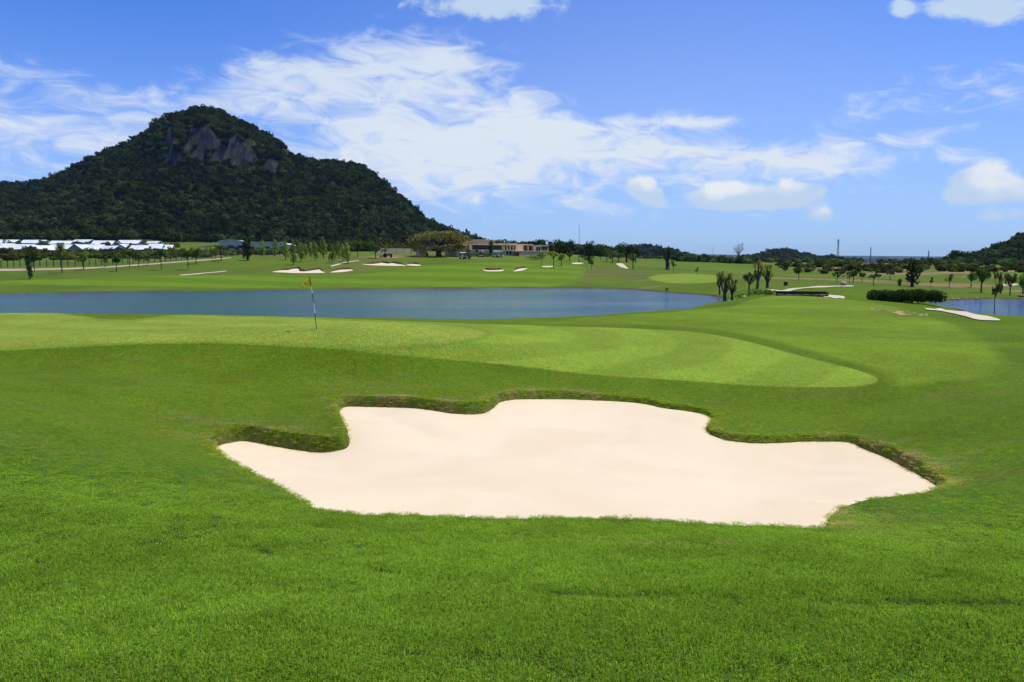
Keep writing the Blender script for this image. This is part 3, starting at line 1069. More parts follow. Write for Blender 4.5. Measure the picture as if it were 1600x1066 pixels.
path('cart_path', [(1445, 482.8), (1462, 481.9), (1480, 483), (1510, 488), (1540, 494.5), (1563, 501), (1548, 501.5), (1525, 500), (1500, 493.5), (1470, 486)], 'pale cart path curving down to the pond on the right', ymin=25)
path('cart_path', [(1257, 459.6), (1280, 460.2), (1300, 462), (1320, 465.3), (1304, 467.2), (1285, 463.6)], 'pale cart path leaving the near end of the wooden bridge', ymin=25)
path('cart_path', [(1193, 452.6), (1210, 453), (1222, 454), (1235, 451.2), (1265, 448.6), (1300, 447.4), (1335, 447), (1300, 448.8), (1266, 450.2), (1240, 453.4), (1230, 456.4), (1212, 455.2), (1196, 453.9)], 'forked cart path beyond the wooden bridge', ymin=72)
path('cart_path', [(517, 415.8), (530, 413), (545, 409.8), (560, 407.2), (560, 408.4), (545, 411.2), (532, 414.2), (520, 416.8)], 'short cart path beside the yellow-green trees', ymin=120)
path('cart_path', [(283, 430), (305, 428), (330, 425.5), (352, 423.4), (352, 424.2), (330, 426.6), (305, 429.2), (284, 430.9)], 'thin pale path across the far fairway', ymin=120)
path('cart_path', [(963, 412.5), (972, 412.4), (977, 415.5), (982, 420), (974, 418.8), (967, 416)], 'pale cart path bending between the dark trees', ymin=120)
path('dirt_track', [(-40, 422), (30, 421), (75, 419.8), (110, 418.3), (150, 416.5), (190, 414.5), (230, 412.6), (270, 409.9), (310, 407.4), (345, 405.2), (360, 404), (357, 405.6), (310, 409.4), (270, 412), (230, 414.8), (190, 416.8), (150, 418.6), (110, 420.6), (75, 422), (30, 423.2), (-40, 424.3)],
     'sandy track along the fence on the far left bank', DIRT, ymin=120)


# ------------------------------------------------------------------ foliage building blocks
def leaf_cloud(centres, radii, n, size, flat=0.0, up=0.3, rng=None, shell=0.55, squash=1.0, col_var=0.35, hue=0.18, jit=0.55):
    """n leaf quads spread through blobs; returns verts, faces, colours"""
    rng = rng or RNG
    centres, radii = np.asarray(centres, float), np.asarray(radii, float)
    pick = rng.choice(len(centres), n, p=radii ** 2 / (radii ** 2).sum())
    d = rng.normal(size=(n, 3))
    d /= np.linalg.norm(d, axis=1, keepdims=True)
    rr = (shell + (1 - shell) * rng.random(n) ** 0.6)[:, None]
    p = centres[pick] + d * rr * radii[pick][:, None] * np.array((1, 1, squash))
    nrm = d + np.array((0, 0, up)) + rng.normal(scale=jit, size=(n, 3))
    nrm[:, 2] += flat
    nrm /= np.linalg.norm(nrm, axis=1, keepdims=True)
    a = np.cross(nrm, rng.normal(size=(n, 3)))
    a /= np.linalg.norm(a, axis=1, keepdims=True)
    b = np.cross(nrm, a)
    s = (size * (0.6 + 0.8 * rng.random(n)))[:, None]
    w = s * (0.55 + 0.3 * rng.random((n, 1)))
    v = np.stack([p - a * s, p + b * w + nrm * s * .15, p + a * s, p - b * w + nrm * s * .15], 1).reshape(-1, 3)
    f = np.arange(4 * n).reshape(-1, 4)
    bri = (1 + col_var * (rng.random(n) * 2 - 1)) * (1 + 0.30 * (rng.random(len(centres))[pick] - .5))
    hu = 1 + hue * (rng.random(n) * 2 - 1)
    c = np.stack([bri * hu, bri, bri * (0.85 + .3 * rng.random(n))], -1)
    return v, f, np.repeat(c, 4, 0)


BARK = plain('bark', (.085, .065, .045), 0.9, 0.35, 6.0)
DARKBARK = plain('dark_bark', (.045, .036, .026), 0.9, 0.35, 6.0)
PALEBARK = plain('pale_bark', (.34, .30, .25), 0.9, 0.25, 6.0)


def scatter(name, variants, pts, which, rot, scl, tint, label):
    """one 'stuff' object: variants (list of meshes) instanced on points by geometry nodes"""
    vs_, fs, cs, vid, base = [], [], [], [], 0
    for k, (v, f, c) in enumerate(variants):
        vs_.append(v); cs.append(c)
        fs.append(f + base)
        vid.append(np.full(len(v), k + 1))
        base += len(v)
    n = len(pts)
    vs_.append(pts); cs.append(np.ones((n, 3))); vid.append(np.zeros(n))
    me = np_mesh(name, np.concatenate(vs_), np.concatenate(fs), None, np.concatenate(cs))
    full = len(me.vertices)

    def attr(nm, typ, arr, key):
        a = me.attributes.new(nm, typ, 'POINT')
        a.data.foreach_set(key, np.ascontiguousarray(arr).ravel())

    pad = full - n
    attr('vid', 'INT', np.concatenate(vid).astype(np.int32), 'value')
    attr('pick', 'INT', np.concatenate([np.zeros(pad), which + 1]).astype(np.int32), 'value')
    attr('rot', 'FLOAT_VECTOR', np.concatenate([np.zeros((pad, 3)), rot]).astype(np.float32), 'vector')
    attr('scl', 'FLOAT_VECTOR', np.concatenate([np.ones((pad, 3)), scl]).astype(np.float32), 'vector')
    attr('tint', 'FLOAT_VECTOR', np.concatenate([np.ones((pad, 3)), tint]).astype(np.float32), 'vector')
    o = obj(name, me)
    ng = bpy.data.node_groups.new(name + '_scatter', 'GeometryNodeTree')
    ng.interface.new_socket('Geometry', in_out='INPUT', socket_type='NodeSocketGeometry')
    ng.interface.new_socket('Geometry', in_out='OUTPUT', socket_type='NodeSocketGeometry')
    gi, go = ng.nodes.new('NodeGroupInput'), ng.nodes.new('NodeGroupOutput')
    join = ng.nodes.new('GeometryNodeJoinGeometry')

    def named(nm, typ):
        a = ng.nodes.new('GeometryNodeInputNamedAttribute')
        a.data_type = typ
        a.inputs[0].default_value = nm
        return a.outputs[0]

    def eq(sock, k):
        c = ng.nodes.new('FunctionNodeCompare')
        c.data_type, c.operation = 'INT', 'EQUAL'
        ng.links.new(sock, c.inputs[2])
        c.inputs[3].default_value = k
        return c.outputs[0]

    def sepg(cond):
        s = ng.nodes.new('GeometryNodeSeparateGeometry')
        s.domain = 'POINT'
        ng.links.new(gi.outputs[0], s.inputs[0])
        ng.links.new(cond, s.inputs[1])
        return s.outputs[0]

    points = sepg(eq(named('vid', 'INT'), 0))
    for k in range(len(variants)):
        inst = ng.nodes.new('GeometryNodeInstanceOnPoints')
        ng.links.new(points, inst.inputs['Points'])
        ng.links.new(eq(named('pick', 'INT'), k + 1), inst.inputs['Selection'])
        ng.links.new(sepg(eq(named('vid', 'INT'), k + 1)), inst.inputs['Instance'])
        er = ng.nodes.new('FunctionNodeEulerToRotation')
        ng.links.new(named('rot', 'FLOAT_VECTOR'), er.inputs[0])
        ng.links.new(er.outputs[0], inst.inputs['Rotation'])
        ng.links.new(named('scl', 'FLOAT_VECTOR'), inst.inputs['Scale'])
        ng.links.new(inst.outputs[0], join.inputs[0])
    ng.links.new(join.outputs[0], go.inputs[0])
    md = o.modifiers.new('scatter', 'NODES')
    md.node_group = ng
    tag(o, label, None, None, 'stuff')
    return o


def crown_variant(seed, n=300, leaf=.17, tall=1.0):
    """a forest-tree crown of unit radius: lumpy canopy with a closed dark inside"""
    rng = np.random.default_rng(seed)
    k = 6
    cen = np.concatenate([[[0, 0, .35 * tall]], np.stack([rng.normal(scale=.42, size=k), rng.normal(scale=.42, size=k), .1 + .75 * tall * rng.random(k)], -1)])
    rad_ = np.concatenate([[.72], .32 + .22 * rng.random(k)])
    v, f, c = leaf_cloud(cen, rad_, n, leaf, up=.6, rng=rng, shell=.86, squash=.85, col_var=.22, hue=.15, jit=.28)
    # inner hull so that the sky does not show through the wood
    t = (1 + 5 ** .5) / 2
    ico = np.array([(-1, t, 0), (1, t, 0), (-1, -t, 0), (1, -t, 0), (0, -1, t), (0, 1, t), (0, -1, -t), (0, 1, -t), (t, 0, -1), (t, 0, 1), (-t, 0, -1), (-t, 0, 1)]) / 1.902
    fi = np.array([(0, 11, 5), (0, 5, 1), (0, 1, 7), (0, 7, 10), (0, 10, 11), (1, 5, 9), (5, 11, 4), (11, 10, 2), (10, 7, 6), (7, 1, 8), (3, 9, 4), (3, 4, 2), (3, 2, 6), (3, 6, 8), (3, 8, 9), (4, 9, 5), (2, 4, 11), (6, 2, 10), (8, 6, 7), (9, 8, 1)])
    hv = ico * np.array((.72, .72, .62)) + np.array((0, 0, .25))
    q = np.concatenate([fi, fi[:, 2:3]], 1)
    # quads with a repeated vertex are not allowed: split each hull triangle into one quad through an edge midpoint
    mid = (hv[fi[:, 0]] + hv[fi[:, 2]]) / 2
    q = np.stack([fi[:, 0], fi[:, 1], fi[:, 2], len(hv) + np.arange(len(fi))], -1)
    hv = np.concatenate([hv, mid])
    b = len(v)
    return np.concatenate([v, hv]), np.concatenate([f, q + b]), np.concatenate([c, np.full((len(hv), 3), .7)])


CROWNS = [crown_variant(100 + k, tall=(.8, 1.0, 1.25, .9, 1.1)[k]) for k in range(5)]
FOREST_MAT = leafmat('forest_leaves', (.023, .038, .010), .14, inst=True)
SCRUB_MAT = leafmat('scrub_leaves', (.095, .125, .030), .25, inst=True)


def tints(n, lo=.55, hi=1.5, warm=.25, rng=RNG):
    b = lo + (hi - lo) * rng.random(n) ** 1.6
    w = 1 + warm * (rng.random(n) - .35)
    return np.stack([b * w, b, b * (1.25 - .4 * rng.random(n))], -1)


def wood(name, pts, rmin, rmax, label, mat, tint=None, zs=1.0, sink=.25):
    n = len(pts)
    r = rmin + (rmax - rmin) * RNG.random(n)
    pts = np.array(pts, float)
    pts[:, 2] += r * (.35 - sink)
    rot = np.stack([RNG.normal(scale=.12, size=n), RNG.normal(scale=.12, size=n), RNG.random(n) * 6.28], -1)
    scl = np.stack([r, r, r * zs * (.8 + .45 * RNG.random(n))], -1)
    o = scatter(name, CROWNS, pts, RNG.integers(0, len(CROWNS), n), rot, scl, tints(n) if tint is None else tint, label)
    o.data.materials.append(mat)
    return o


# ------------------------------------------------------------------ hills
ROCK = None


def hill_material(name, ground, rock):
    m = bpy.data.materials.new(name)
    m.use_nodes = True
    nt = m.node_tree
    b = nt.nodes['Principled BSDF']
    b.inputs['Roughness'].default_value = 0.95
    b.inputs['Specular IOR Level'].default_value = 0.05
    g = N(nt, 'ShaderNodeNewGeometry')
    sp = N(nt, 'ShaderNodeSeparateXYZ')
    nt.links.new(g.outputs['True Normal'], sp.inputs[0])
    tc = N(nt, 'ShaderNodeTexCoord')
    mp = N(nt, 'ShaderNodeMapping')
    mp.inputs['Scale'].default_value = (1, 1, .16)
    nt.links.new(tc.outputs['Object'], mp.inputs[0])
    streak = noise(nt, mp.outputs[0], .16, 6, .65, .4)
    rc = mixc(nt, remap(nt, streak, .3, .7), tuple(c * .45 for c in rock), tuple(c * 1.3 for c in rock))
    gc = mixc(nt, remap(nt, noise(nt, tc.outputs['Object'], .05, 5), .35, .65), tuple(c * .7 for c in ground), tuple(c * 1.2 for c in ground))
    k = remap(nt, mth(nt, 'MULTIPLY_ADD', noise(nt, tc.outputs['Object'], .06, 4), .3, sp.outputs[2]), .5, .75)
    nt.links.new(mixc(nt, k, rc, gc), b.inputs['Base Color'])
    bp = N(nt, 'ShaderNodeBump')
    bp.inputs['Strength'].default_value = .9
    bp.inputs['Distance'].default_value = 3.0
    nt.links.new(streak, bp.inputs['Height'])
    nt.links.new(bp.outputs[0], b.inputs['Normal'])
    return m


HILLMAT = hill_material('hill_ground', (.022, .034, .012), (.062, .064, .070))


def hill(name, ridge, Yr, Yb, label, spacing, rmin, rmax, lump=6.0, cliff=None, step=5.0, tint=None, trees=True, zs=1.0, sub=8.0, forest_label=None):
    """ridge: photo pixels of the skyline; Yr, Yb: distances of ridge and foot (numbers or functions of px)"""
    rx = np.array([p[0] for p in ridge], float)
    ry = np.array([p[1] for p in ridge], float)
    px = np.arange(rx.min(), rx.max() + .1, step)
    py = np.interp(px, rx, ry) + (sub(px) if callable(sub) else sub)
    s = np.concatenate([np.linspace(0, 1, 90), np.linspace(1.04, 1.6, 14)])
    P, S = np.meshgrid(px, s)
    fr = (lambda v: v(P) if callable(v) else np.full(P.shape, float(v)))
    YR, YB = fr(Yr), fr(Yb)
    Yd = YB + (YR - YB) * S
    X = (P - 800) / F_PX * Yd
    hb = height_raw(X[0], Yd[0])[None] - 1.5
    hr = (EYE + (HORIZON - py[None]) / F_PX * YR[0][None])
    hr = np.maximum(hr, hb + .5)
    prof = np.minimum(S, 1) ** 1.12
    if cliff is not None:
        w = cliff(P)
        low, hi = .50 * (np.clip(S / .62, 0, 1)) ** 1.1, .75 + .25 * np.clip((S - .665) / .335, 0, 1) ** .62
        t = sstep(S, .62, .665)
        prof = prof * (1 - w) + (low * (1 - t) + hi * t) * w
    back = np.clip(S - 1, 0, 1)
    Z = hb + (hr - hb) * prof - back * (hr - hb) * 1.2
    amp = lump * np.clip(S * 4, 0, 1) * np.clip((1.02 - S) * 6, .25, 1)
    Z = Z + (fbm(X / (lump * 9) + 4, Yd / (lump * 9), 4) - .5) * 2 * amp
    Xw = X + (fbm(X / 25, Z / 25, 3) - .5) * (lump * 1.6)
    Yw = Yd + (fbm(X / 22 + 8, Z / 40, 3) - .5) * (lump * 4.5) * np.clip(S * 4, 0, 1)
    n = len(px)
    v = np.stack([Xw.ravel(), Yw.ravel(), Z.ravel()], -1)
    i, j = np.meshgrid(np.arange(len(s) - 1), np.arange(n - 1), indexing='ij')
    f = np.stack([i * n + j, i * n + j + 1, (i + 1) * n + j + 1, (i + 1) * n + j], -1).reshape(-1, 4)
    me = np_mesh(name, v, f, HILLMAT, smooth=False)
    tag(obj(name, me), label, None, None, 'structure')
    if not trees:
        return
    q = v[f]
    fn = np.cross(q[:, 2] - q[:, 0], q[:, 3] - q[:, 1])
    area = np.linalg.norm(fn, axis=1) / 2
    nz = np.abs(fn[:, 2]) / (2 * area + 1e-9)
    plan = area * np.maximum(nz, .25)
    keep = np.where(nz < .42, .16, np.where(nz < .55, .6, 1.0))
    fs = S[:-1, :-1].ravel()
    keep = np.where(fs > 1.15, 0, keep)
    w = plan * keep
    cnt = int(w.sum() / (spacing * spacing))
    pick = RNG.choice(len(f), cnt, p=w / w.sum())
    a, b = RNG.random((cnt, 1)), RNG.random((cnt, 1))
    Q = q[pick]
    pts = (Q[:, 0] * (1 - a) + Q[:, 1] * a) * (1 - b) + (Q[:, 3] * (1 - a) + Q[:, 2] * a) * b
    tn = tints(cnt, .5, 2.1, .35)
    patch = .45 + 1.2 * fbm(pts[:, 0] / 45, pts[:, 2] / 30 + pts[:, 1] / 60, 3)
    tn = tn * patch[:, None]
    wood('forest', pts, rmin, rmax, forest_label, FOREST_MAT, tn, zs=zs)


BIG = [(-520, 345), (-400, 330), (-250, 305), (-100, 288), (0, 283), (40, 285), (70, 280), (100, 270), (130, 256), (160, 246), (200, 222), (235, 203), (262, 184), (285, 176), (305, 170), (325, 167), (345, 169), (370, 178),
       (400, 192), (430, 206), (452, 222), (466, 236), (500, 246), (535, 252), (562, 258), (588, 271), (612, 290), (640, 316), (668, 340), (700, 354), (722, 365), (745, 374), (770, 384), (800, 389), (850, 393)]
hill('hill', BIG, lambda p: 1020 - 0 * p, lambda p: 610 + 250 * sstep(p, 520, 820), 'steep limestone hill rising over the left half of the view', 5.3, 2.6, 5.6, lump=7.0, sub=lambda p: 7 + 8 * sstep(p, 150, 260) * (1 - sstep(p, 440, 560)),
     cliff=lambda p: sstep(p, 225, 262) * (1 - sstep(p, 432, 460)) * np.clip(.66 + 1.7 * (fbm(p / 30, p * 0 + 2.2, 3) - .42), 0, 1), forest_label='dense dark forest covering the steep limestone hill')
hill('hill', [(1485, 411), (1505, 404), (1530, 396), (1550, 388), (1575, 376), (1600, 363), (1660, 335), (1740, 306), (1850, 290), (2000, 300), (2200, 350)], 760, 520, 'wooded hill rising at the right edge of the view', 7.0, 4.0, 6.5,
     lump=5.0, forest_label='dark forest on the hill at the right edge')
hill('hill', [(880, 408), (910, 403), (940, 398), (965, 393), (985, 387), (1008, 382), (1030, 387), (1055, 391), (1075, 397), (1100, 405), (1120, 409)], 1650, 1350, 'low blue-green hill behind the dark broad tree', 10, 4.5, 8.5, lump=5, sub=6,
     forest_label='forest on the low hill behind the dark broad tree', tint=None)
hill('hill', [(1120, 412), (1150, 406), (1180, 398), (1200, 391), (1222, 387.5), (1240, 391), (1258, 397), (1275, 401), (1295, 399.5), (1315, 404), (1340, 411)], 1800, 1450, 'rounded wooded hill left of the lattice tower', 11, 5, 9, lump=5, sub=6,
     forest_label='forest on the rounded hill left of the lattice tower')
hill('hill', [(1320, 412), (1345, 408.5), (1362, 405), (1378, 402.5), (1392, 406), (1410, 409), (1430, 411.5)], 9000, 8300, 'small distant blue hill on the skyline right of the lattice tower', 46, 14, 26, lump=16, sub=2.5, step=2, forest_label='forest on the small distant blue hill')
hill('hill', [(1430, 411.5), (1455, 407), (1475, 404.5), (1490, 403), (1505, 404), (1530, 409), (1560, 411.5)], 7600, 7000, 'faint low hill on the skyline beside the wooded right hill', 40, 12, 22, lump=14, sub=2.5, step=2, forest_label='forest on the faint low hill beside the right hill')

# ------------------------------------------------------------------ woods, scrub and tree lines that read as one mass
def px_points(n, p0, p1, y0, y1, power=1.0, rng=RNG):
    """random ground points between two sight lines and two distances"""
    p = p0 + (p1 - p0) * rng.random(n)
    Y = y0 + (y1 - y0) * rng.random(n) ** power
    X = (p - 800) / F_PX * Y
    return np.stack([X, Y, terrain(X, Y)[0]], -1)


wood('forest', np.concatenate([px_points(260, -150, 640, 520, 640), px_points(40, 0, 300, 470, 560)]), 2.6, 5.5, 'row of low trees at the foot of the limestone hill', FOREST_MAT, tints(300, 1.0, 2.3, .3))
wood('wood', np.concatenate([px_points(190, 770, 890, 380, 460), px_points(210, 870, 965, 400, 560), px_points(40, 700, 790, 420, 520)]), 2.8, 4.8, 'dark wood behind the clubhouse', FOREST_MAT, tints(440, 1.0, 2.6, .3), zs=1.1)
wood('tree_line', np.concatenate([px_points(210, 940, 1660, 380, 640), px_points(110, 1050, 1180, 300, 380), px_points(80, 1180, 1330, 420, 560), px_points(100, 1400, 1640, 330, 470)]), .9, 2.3, 'low tree line along the horizon on the right', FOREST_MAT, tints(500, 1.8, 5.0, .35))
wood('scrub', np.concatenate([px_points(330, -60, 330, 222, 285), px_points(110, 330, 470, 262, 300), px_points(60, -60, 290, 285, 400)]), .7, 1.9, 'tangled green scrub between the fence and the white roofs', SCRUB_MAT, tints(500, .55, 1.35, .4), zs=.8)
wood('scrub', px_points(34, -20, 280, 290, 380), 1.2, 2.6, 'bushy trees growing between the white-roofed houses', SCRUB_MAT, tints(34, .4, 1.0, .3))
wood('scrub', np.concatenate([px_points(150, 440, 650, 330, 420), px_points(90, 545, 660, 315, 360)]), 1.2, 3.0, 'green bushes behind the yellow-green trees', SCRUB_MAT, tints(240, .45, 1.1, .3))
wood('scrub', np.concatenate([px_points(130, 1235, 1640, 205, 330), px_points(50, 1330, 1640, 230, 340), px_points(40, 1200, 1340, 240, 330)]), .8, 1.9, 'grey-green scrub across the plain on the right', SCRUB_MAT, tints(220, .45, 1.3, .5), zs=.85)

# ------------------------------------------------------------------ tree kinds (unit height, unit crown width)
LEAF = {
    'green': leafmat('leaves_green', (.105, .160, .032), .35),
    'yellow': leafmat('leaves_yellow_green', (.25, .32, .06), .45),
    'dark': leafmat('leaves_dark', (.042, .070, .020), .25),
    'olive': leafmat('leaves_olive', (.165, .160, .052), .33),
    'grey': leafmat('leaves_grey_green', (.10, .125, .05), .32),
    'pale': leafmat('leaves_pale', (.19, .17, .12), .3),
}


def unit_tree(kind, seed):
    """trunk MB and crown arrays of one tree of the kind"""
    g = np.random.default_rng(seed)
    t = MB()
    U = lambda a, b: a + (b - a) * g.random()

    def limbs(base, tips, r0, r1, bend=.05):
        for q in tips:
            b, q = Vector(base), Vector(q)
            m = (b + q) / 2 + Vector((U(-bend, bend), U(-bend, bend), U(0, bend)))
            t.tube([b, m, q], [r0, (r0 + r1) / 2, r1], 5)

    if kind == 'round':
        t.tube([(0, 0, -.03), (U(-.03, .03), U(-.03, .03), .3), (0, 0, .62)], [.035, .027, .018], 6)
        cen = [(U(-.24, .24), U(-.24, .24), U(.52, .88)) for _ in range(9)]
        limbs((0, 0, .42), cen[:6], .018, .006)
        cr = leaf_cloud(cen, [U(.14, .22) for _ in cen], 420, .055, rng=g, squash=.7)
    elif kind == 'flat':
        t.tube([(0, 0, -.03), (U(-.04, .04), U(-.03, .03), .35), (0, 0, .66)], [.030, .024, .016], 6)
        cen = [(math.cos(a) * U(.1, .34), math.sin(a) * U(.1, .34), U(.74, .9)) for a in np.linspace(0, 6.2, 11)]
        limbs((0, 0, .5), cen[::2], .016, .006)
        cr = leaf_cloud(cen, [U(.12, .19) for _ in cen], 380, .055, rng=g, squash=.55)
    elif kind == 'cone':
        t.tube([(0, 0, -.03), (0, 0, .5), (0, 0, .95)], [.038, .026, .008], 6)
        cen, rad_ = [], []
        for z in np.linspace(.28, .95, 9):
            w = .36 * (1.02 - z) ** .7 + .03
            for _ in range(3):
                cen.append((U(-w, w) * .75, U(-w, w) * .75, z + U(-.03, .03)))
                rad_.append(.09 + .16 * (1 - z))
        limbs((0, 0, .3), cen[:9], .012, .004)
        cr = leaf_cloud(cen, rad_, 460, .05, rng=g, squash=.9)
    elif kind == 'column':
        t.tube([(0, 0, -.03), (0, 0, .4), (0, 0, .9)], [.09, .06, .02], 7)
        cen = [(U(-.22, .22), U(-.22, .22), z) for z in np.linspace(.2, .92, 16)]
        limbs((0, 0, .2), cen[:8], .02, .006)
        cr = leaf_cloud(cen, [U(.17, .25) * (1.1 - .45 * abs(c[2] - .5)) for c in cen], 620, .05, rng=g, squash=.75)
    elif kind == 'sparse':
        t.tube([(0, 0, -.03), (U(-.05, .05), 0, .35), (U(-.06, .06), 0, .7)], [.030, .024, .012], 5)
        cen = [(U(-.32, .32), U(-.32, .32), U(.45, .92)) for _ in range(12)]
        limbs((0, 0, .38), cen, .012, .004)
        cr = leaf_cloud(cen, [U(.08, .15) for _ in cen], 230, .05, rng=g, squash=.7, shell=.3)
    elif kind == 'spread':
        t.tube([(0, 0, -.05), (.01, 0, .12), (.0, .01, .28)], [.065, .045, .04], 9)
        cen = []
        for k in range(26):
            a, rr = k * 2.4, .46 * math.sqrt((k + .5) / 26)
            cen.append((math.cos(a) * rr, math.sin(a) * rr, .42 + .42 * math.sqrt(max(0, 1 - (rr / .5) ** 2)) * U(.75, 1.05)))
        limbs((0, 0, .24), cen, .022, .005, .04)
        limbs((0, 0, .20), [(U(-.4, .4), U(-.4, .4), U(.35, .5)) for _ in range(6)], .016, .004)
        low = [(math.cos(a) * U(.30, .44), math.sin(a) * U(.30, .44), U(.20, .46)) for a in np.linspace(0, 12.2, 26)]
        cr = leaf_cloud(cen + low, [U(.09, .15) for _ in cen] + [U(.07, .12) for _ in low], 3600, .021, rng=g, squash=1.0, shell=.3)
    elif kind == 'broad':
        t.tube([(0, 0, -.03), (.01, 0, .25), (0, 0, .45)], [.05, .04, .03], 7)
        cen = [(U(-.32, .32), U(-.32, .32), U(.42, .86)) for _ in range(16)]
        limbs((0, 0, .32), cen, .018, .005)
        cr = leaf_cloud(cen, [U(.12, .2) for _ in cen], 800, .04, rng=g, squash=.8)
    elif kind == 'bare':
        t.tube([(0, 0, -.03), (.02, 0, .3), (-.01, 0, .55), (.02, 0, .8)], [.035, .028, .02, .01], 6)
        tips = [(math.cos(a) * U(.2, .48), math.sin(a) * U(.2, .48), U(.55, 1.0)) for a in np.linspace(0, 12.4, 26)]
        for q in tips:
            b = (0, 0, U(.32, .62))
            limbs(b, [q], .012, .004, .08)
            for _ in range(3):
                m = tuple(b[i] + (q[i] - b[i]) * U(.5, .95) for i in range(3))
                limbs(m, [(m[0] + U(-.12, .12), m[1] + U(-.12, .12), m[2] + U(-.02, .14))], .005, .0025, .02)
        cr = leaf_cloud(tips, [.06] * len(tips), 110, .022, rng=g, shell=.2)
    elif kind == 'pruned':
        t.tube([(0, 0, -.03), (0, 0, .18), (0, 0, .34)], [.16, .12, .13], 9)
        tips = [(math.cos(a) * U(.15, .42), math.sin(a) * U(.15, .42), U(.72, .98)) for a in np.linspace(0, 6.1, 10)] + [(0, 0, .95)]
        limbs((0, 0, .28), tips, .055, .035, .04)
        cr = leaf_cloud(tips, [U(.06, .12) for _ in tips], 150, .04, rng=g, shell=.2)
    elif kind in ('tuft', 'palm', 'weeping'):
        vv, ff = [], []
        if kind == 'palm':
            t.tube([(0, 0, -.03), (.02, 0, .4), (0, 0, .8)], [.05, .035, .03], 6)
            tips, R = [(0, 0, .8)], [.48]
        elif kind == 'weeping':
            t.tube([(0, 0, -.03), (.02, 0, .3), (0, 0, .55)], [.05, .045, .035], 6)
            tips = [(math.cos(a) * U(.12, .34), math.sin(a) * U(.12, .34), U(.62, .9)) for a in np.linspace(0, 6, 9)]
            limbs((0, 0, .45), tips, .03, .015)
            R = [U(.16, .24) for _ in tips]
        else:
            t.tube([(0, 0, -.03), (0, 0, .12), (U(-.02, .02), 0, .25)], [.12, .09, .07], 7)
            tips = [(math.cos(a) * U(.08, .36), math.sin(a) * U(.08, .36), U(.4, .9)) for a in np.linspace(0, 9.3, 12)]
            limbs((0, 0, .18), tips, .04, .018, .08)
            R = [U(.13, .2) for _ in tips]
        cc = []
        for q, r in zip(tips, R):
            for k in range(34 if kind != 'palm' else 60):
                a, e = U(0, 6.28), U(-.35, 1.3)
                d = Vector((math.cos(a) * math.cos(e), math.sin(a) * math.cos(e), math.sin(e)))
                side = d.cross(Vector((0, 0, 1))).normalized() * r * .085
                p0, p1 = Vector(q), Vector(q) + d * r * .6
                p2 = p1 + (d * .5 + Vector((0, 0, -.55 if kind != 'weeping' else -1.0))).normalized() * r * .5
                b = len(vv)
                vv += [p0 - side * .6, p0 + side * .6, p1 - side, p1 + side, p2 - side * .2, p2 + side * .2]
                ff += [(b, b + 1, b + 3, b + 2), (b + 2, b + 3, b + 5, b + 4)]
                br = U(.6, 1.35)
                cc += [(br * U(.9, 1.2), br, br)] * 6
        cr = (np.array([tuple(p) for p in vv]), np.array(ff), np.array(cc))
    return t, cr


_tree_cache = {}


def tree(kind, leaf, px, py, top, wpx, label, name='tree', group=None, bark=None, Y=None, ymin=60.0, variants=3, rz=None, lean=0.0):
    if Y is None:
        x, y, z, m = place(px, py, ymin)
    else:
        x, y = (px - 800) / F_PX * Y, Y
        z, m = H1(x, y), Y / F_PX
        base = EYE + (HORIZON - py) * m
    h, w = max((py - top) * m, .5) if Y is None else (EYE + (HORIZON - top) * m) - z, wpx * m
    key = (kind, leaf, RNG.integers(0, variants))
    bark = bark or (DARKBARK if leaf in ('dark',) else BARK)
    if key not in _tree_cache:
        t, (v, f, c) = unit_tree(kind, 500 + 13 * len(_tree_cache))
        _tree_cache[key] = (t.mesh('trunk', bark, True), np_mesh('crown', v, f, LEAF[leaf], c))
    tm, cm = _tree_cache[key]
    root = empty(name, (x, y, z), RNG.random() * 6.28 if rz is None else rz)
    w *= 1.25 if kind not in ('spread', 'bare') else 1.05
    root.scale = (w, w, h)
    root.rotation_euler[1] = lean
    obj('trunk', tm, root)
    obj('crown', cm, root)
    return tag(root, label, 'tree', group)


ORD = ['first', 'second', 'third', 'fourth', 'fifth', 'sixth', 'seventh', 'eighth', 'ninth', 'tenth', 'eleventh', 'twelfth', 'thirteenth', 'fourteenth', 'fifteenth', 'sixteenth']

# left bank: young trees
tree('column', 'dark', 47, 436.5, 389, 13, 'dark slender young tree nearest the shore at the far left', 'young_tree', 'young trees on the left bank', bark=BARK)
tree('round', 'green', 54, 425, 388, 14, 'young tree just behind the dark slender one at the far left', 'young_tree', 'young trees on the left bank')
tree('palm', 'green', 97, 427, 383, 16, 'young palm with a fan crown on the left bank', 'palm_tree', 'young trees on the left bank')
for k, (px, py, top, w, kd, lf) in enumerate(((131, 420.5, 392, 22, 'round', 'yellow'), (164, 418, 396, 13, 'sparse', 'green'), (182, 424, 395, 17, 'round', 'green'), (203, 420, 386, 18, 'flat', 'green'), (217, 417, 395, 14, 'sparse', 'grey'), (231, 415, 398, 11, 'round', 'green'))):
    tree(kd, lf, px, py, top, w, f'{ORD[k]} of six small trees along the sandy track, counted from the palm', 'young_tree', 'young trees on the left bank')
for k, (px, py, top, w, kd) in enumerate(((252, 422.5, 388, 19, 'flat'), (294, 422, 390, 20, 'flat'), (306, 413.5, 388, 17, 'round'), (346, 408.5, 383, 20, 'flat'))):
    tree(kd, 'green', px, py, top, w, f'{ORD[k]} of four staked trees with round shadows, counted from the left', 'young_tree', 'young trees on the left bank')
tree('round', 'green', 337, 406, 388, 12, 'small tree close left of the fourth staked tree', 'young_tree', 'young trees on the left bank')
tree('column', 'dark', 387, 407.5, 370, 19, 'tall dark bushy tree in front of the white warehouse', 'tree')
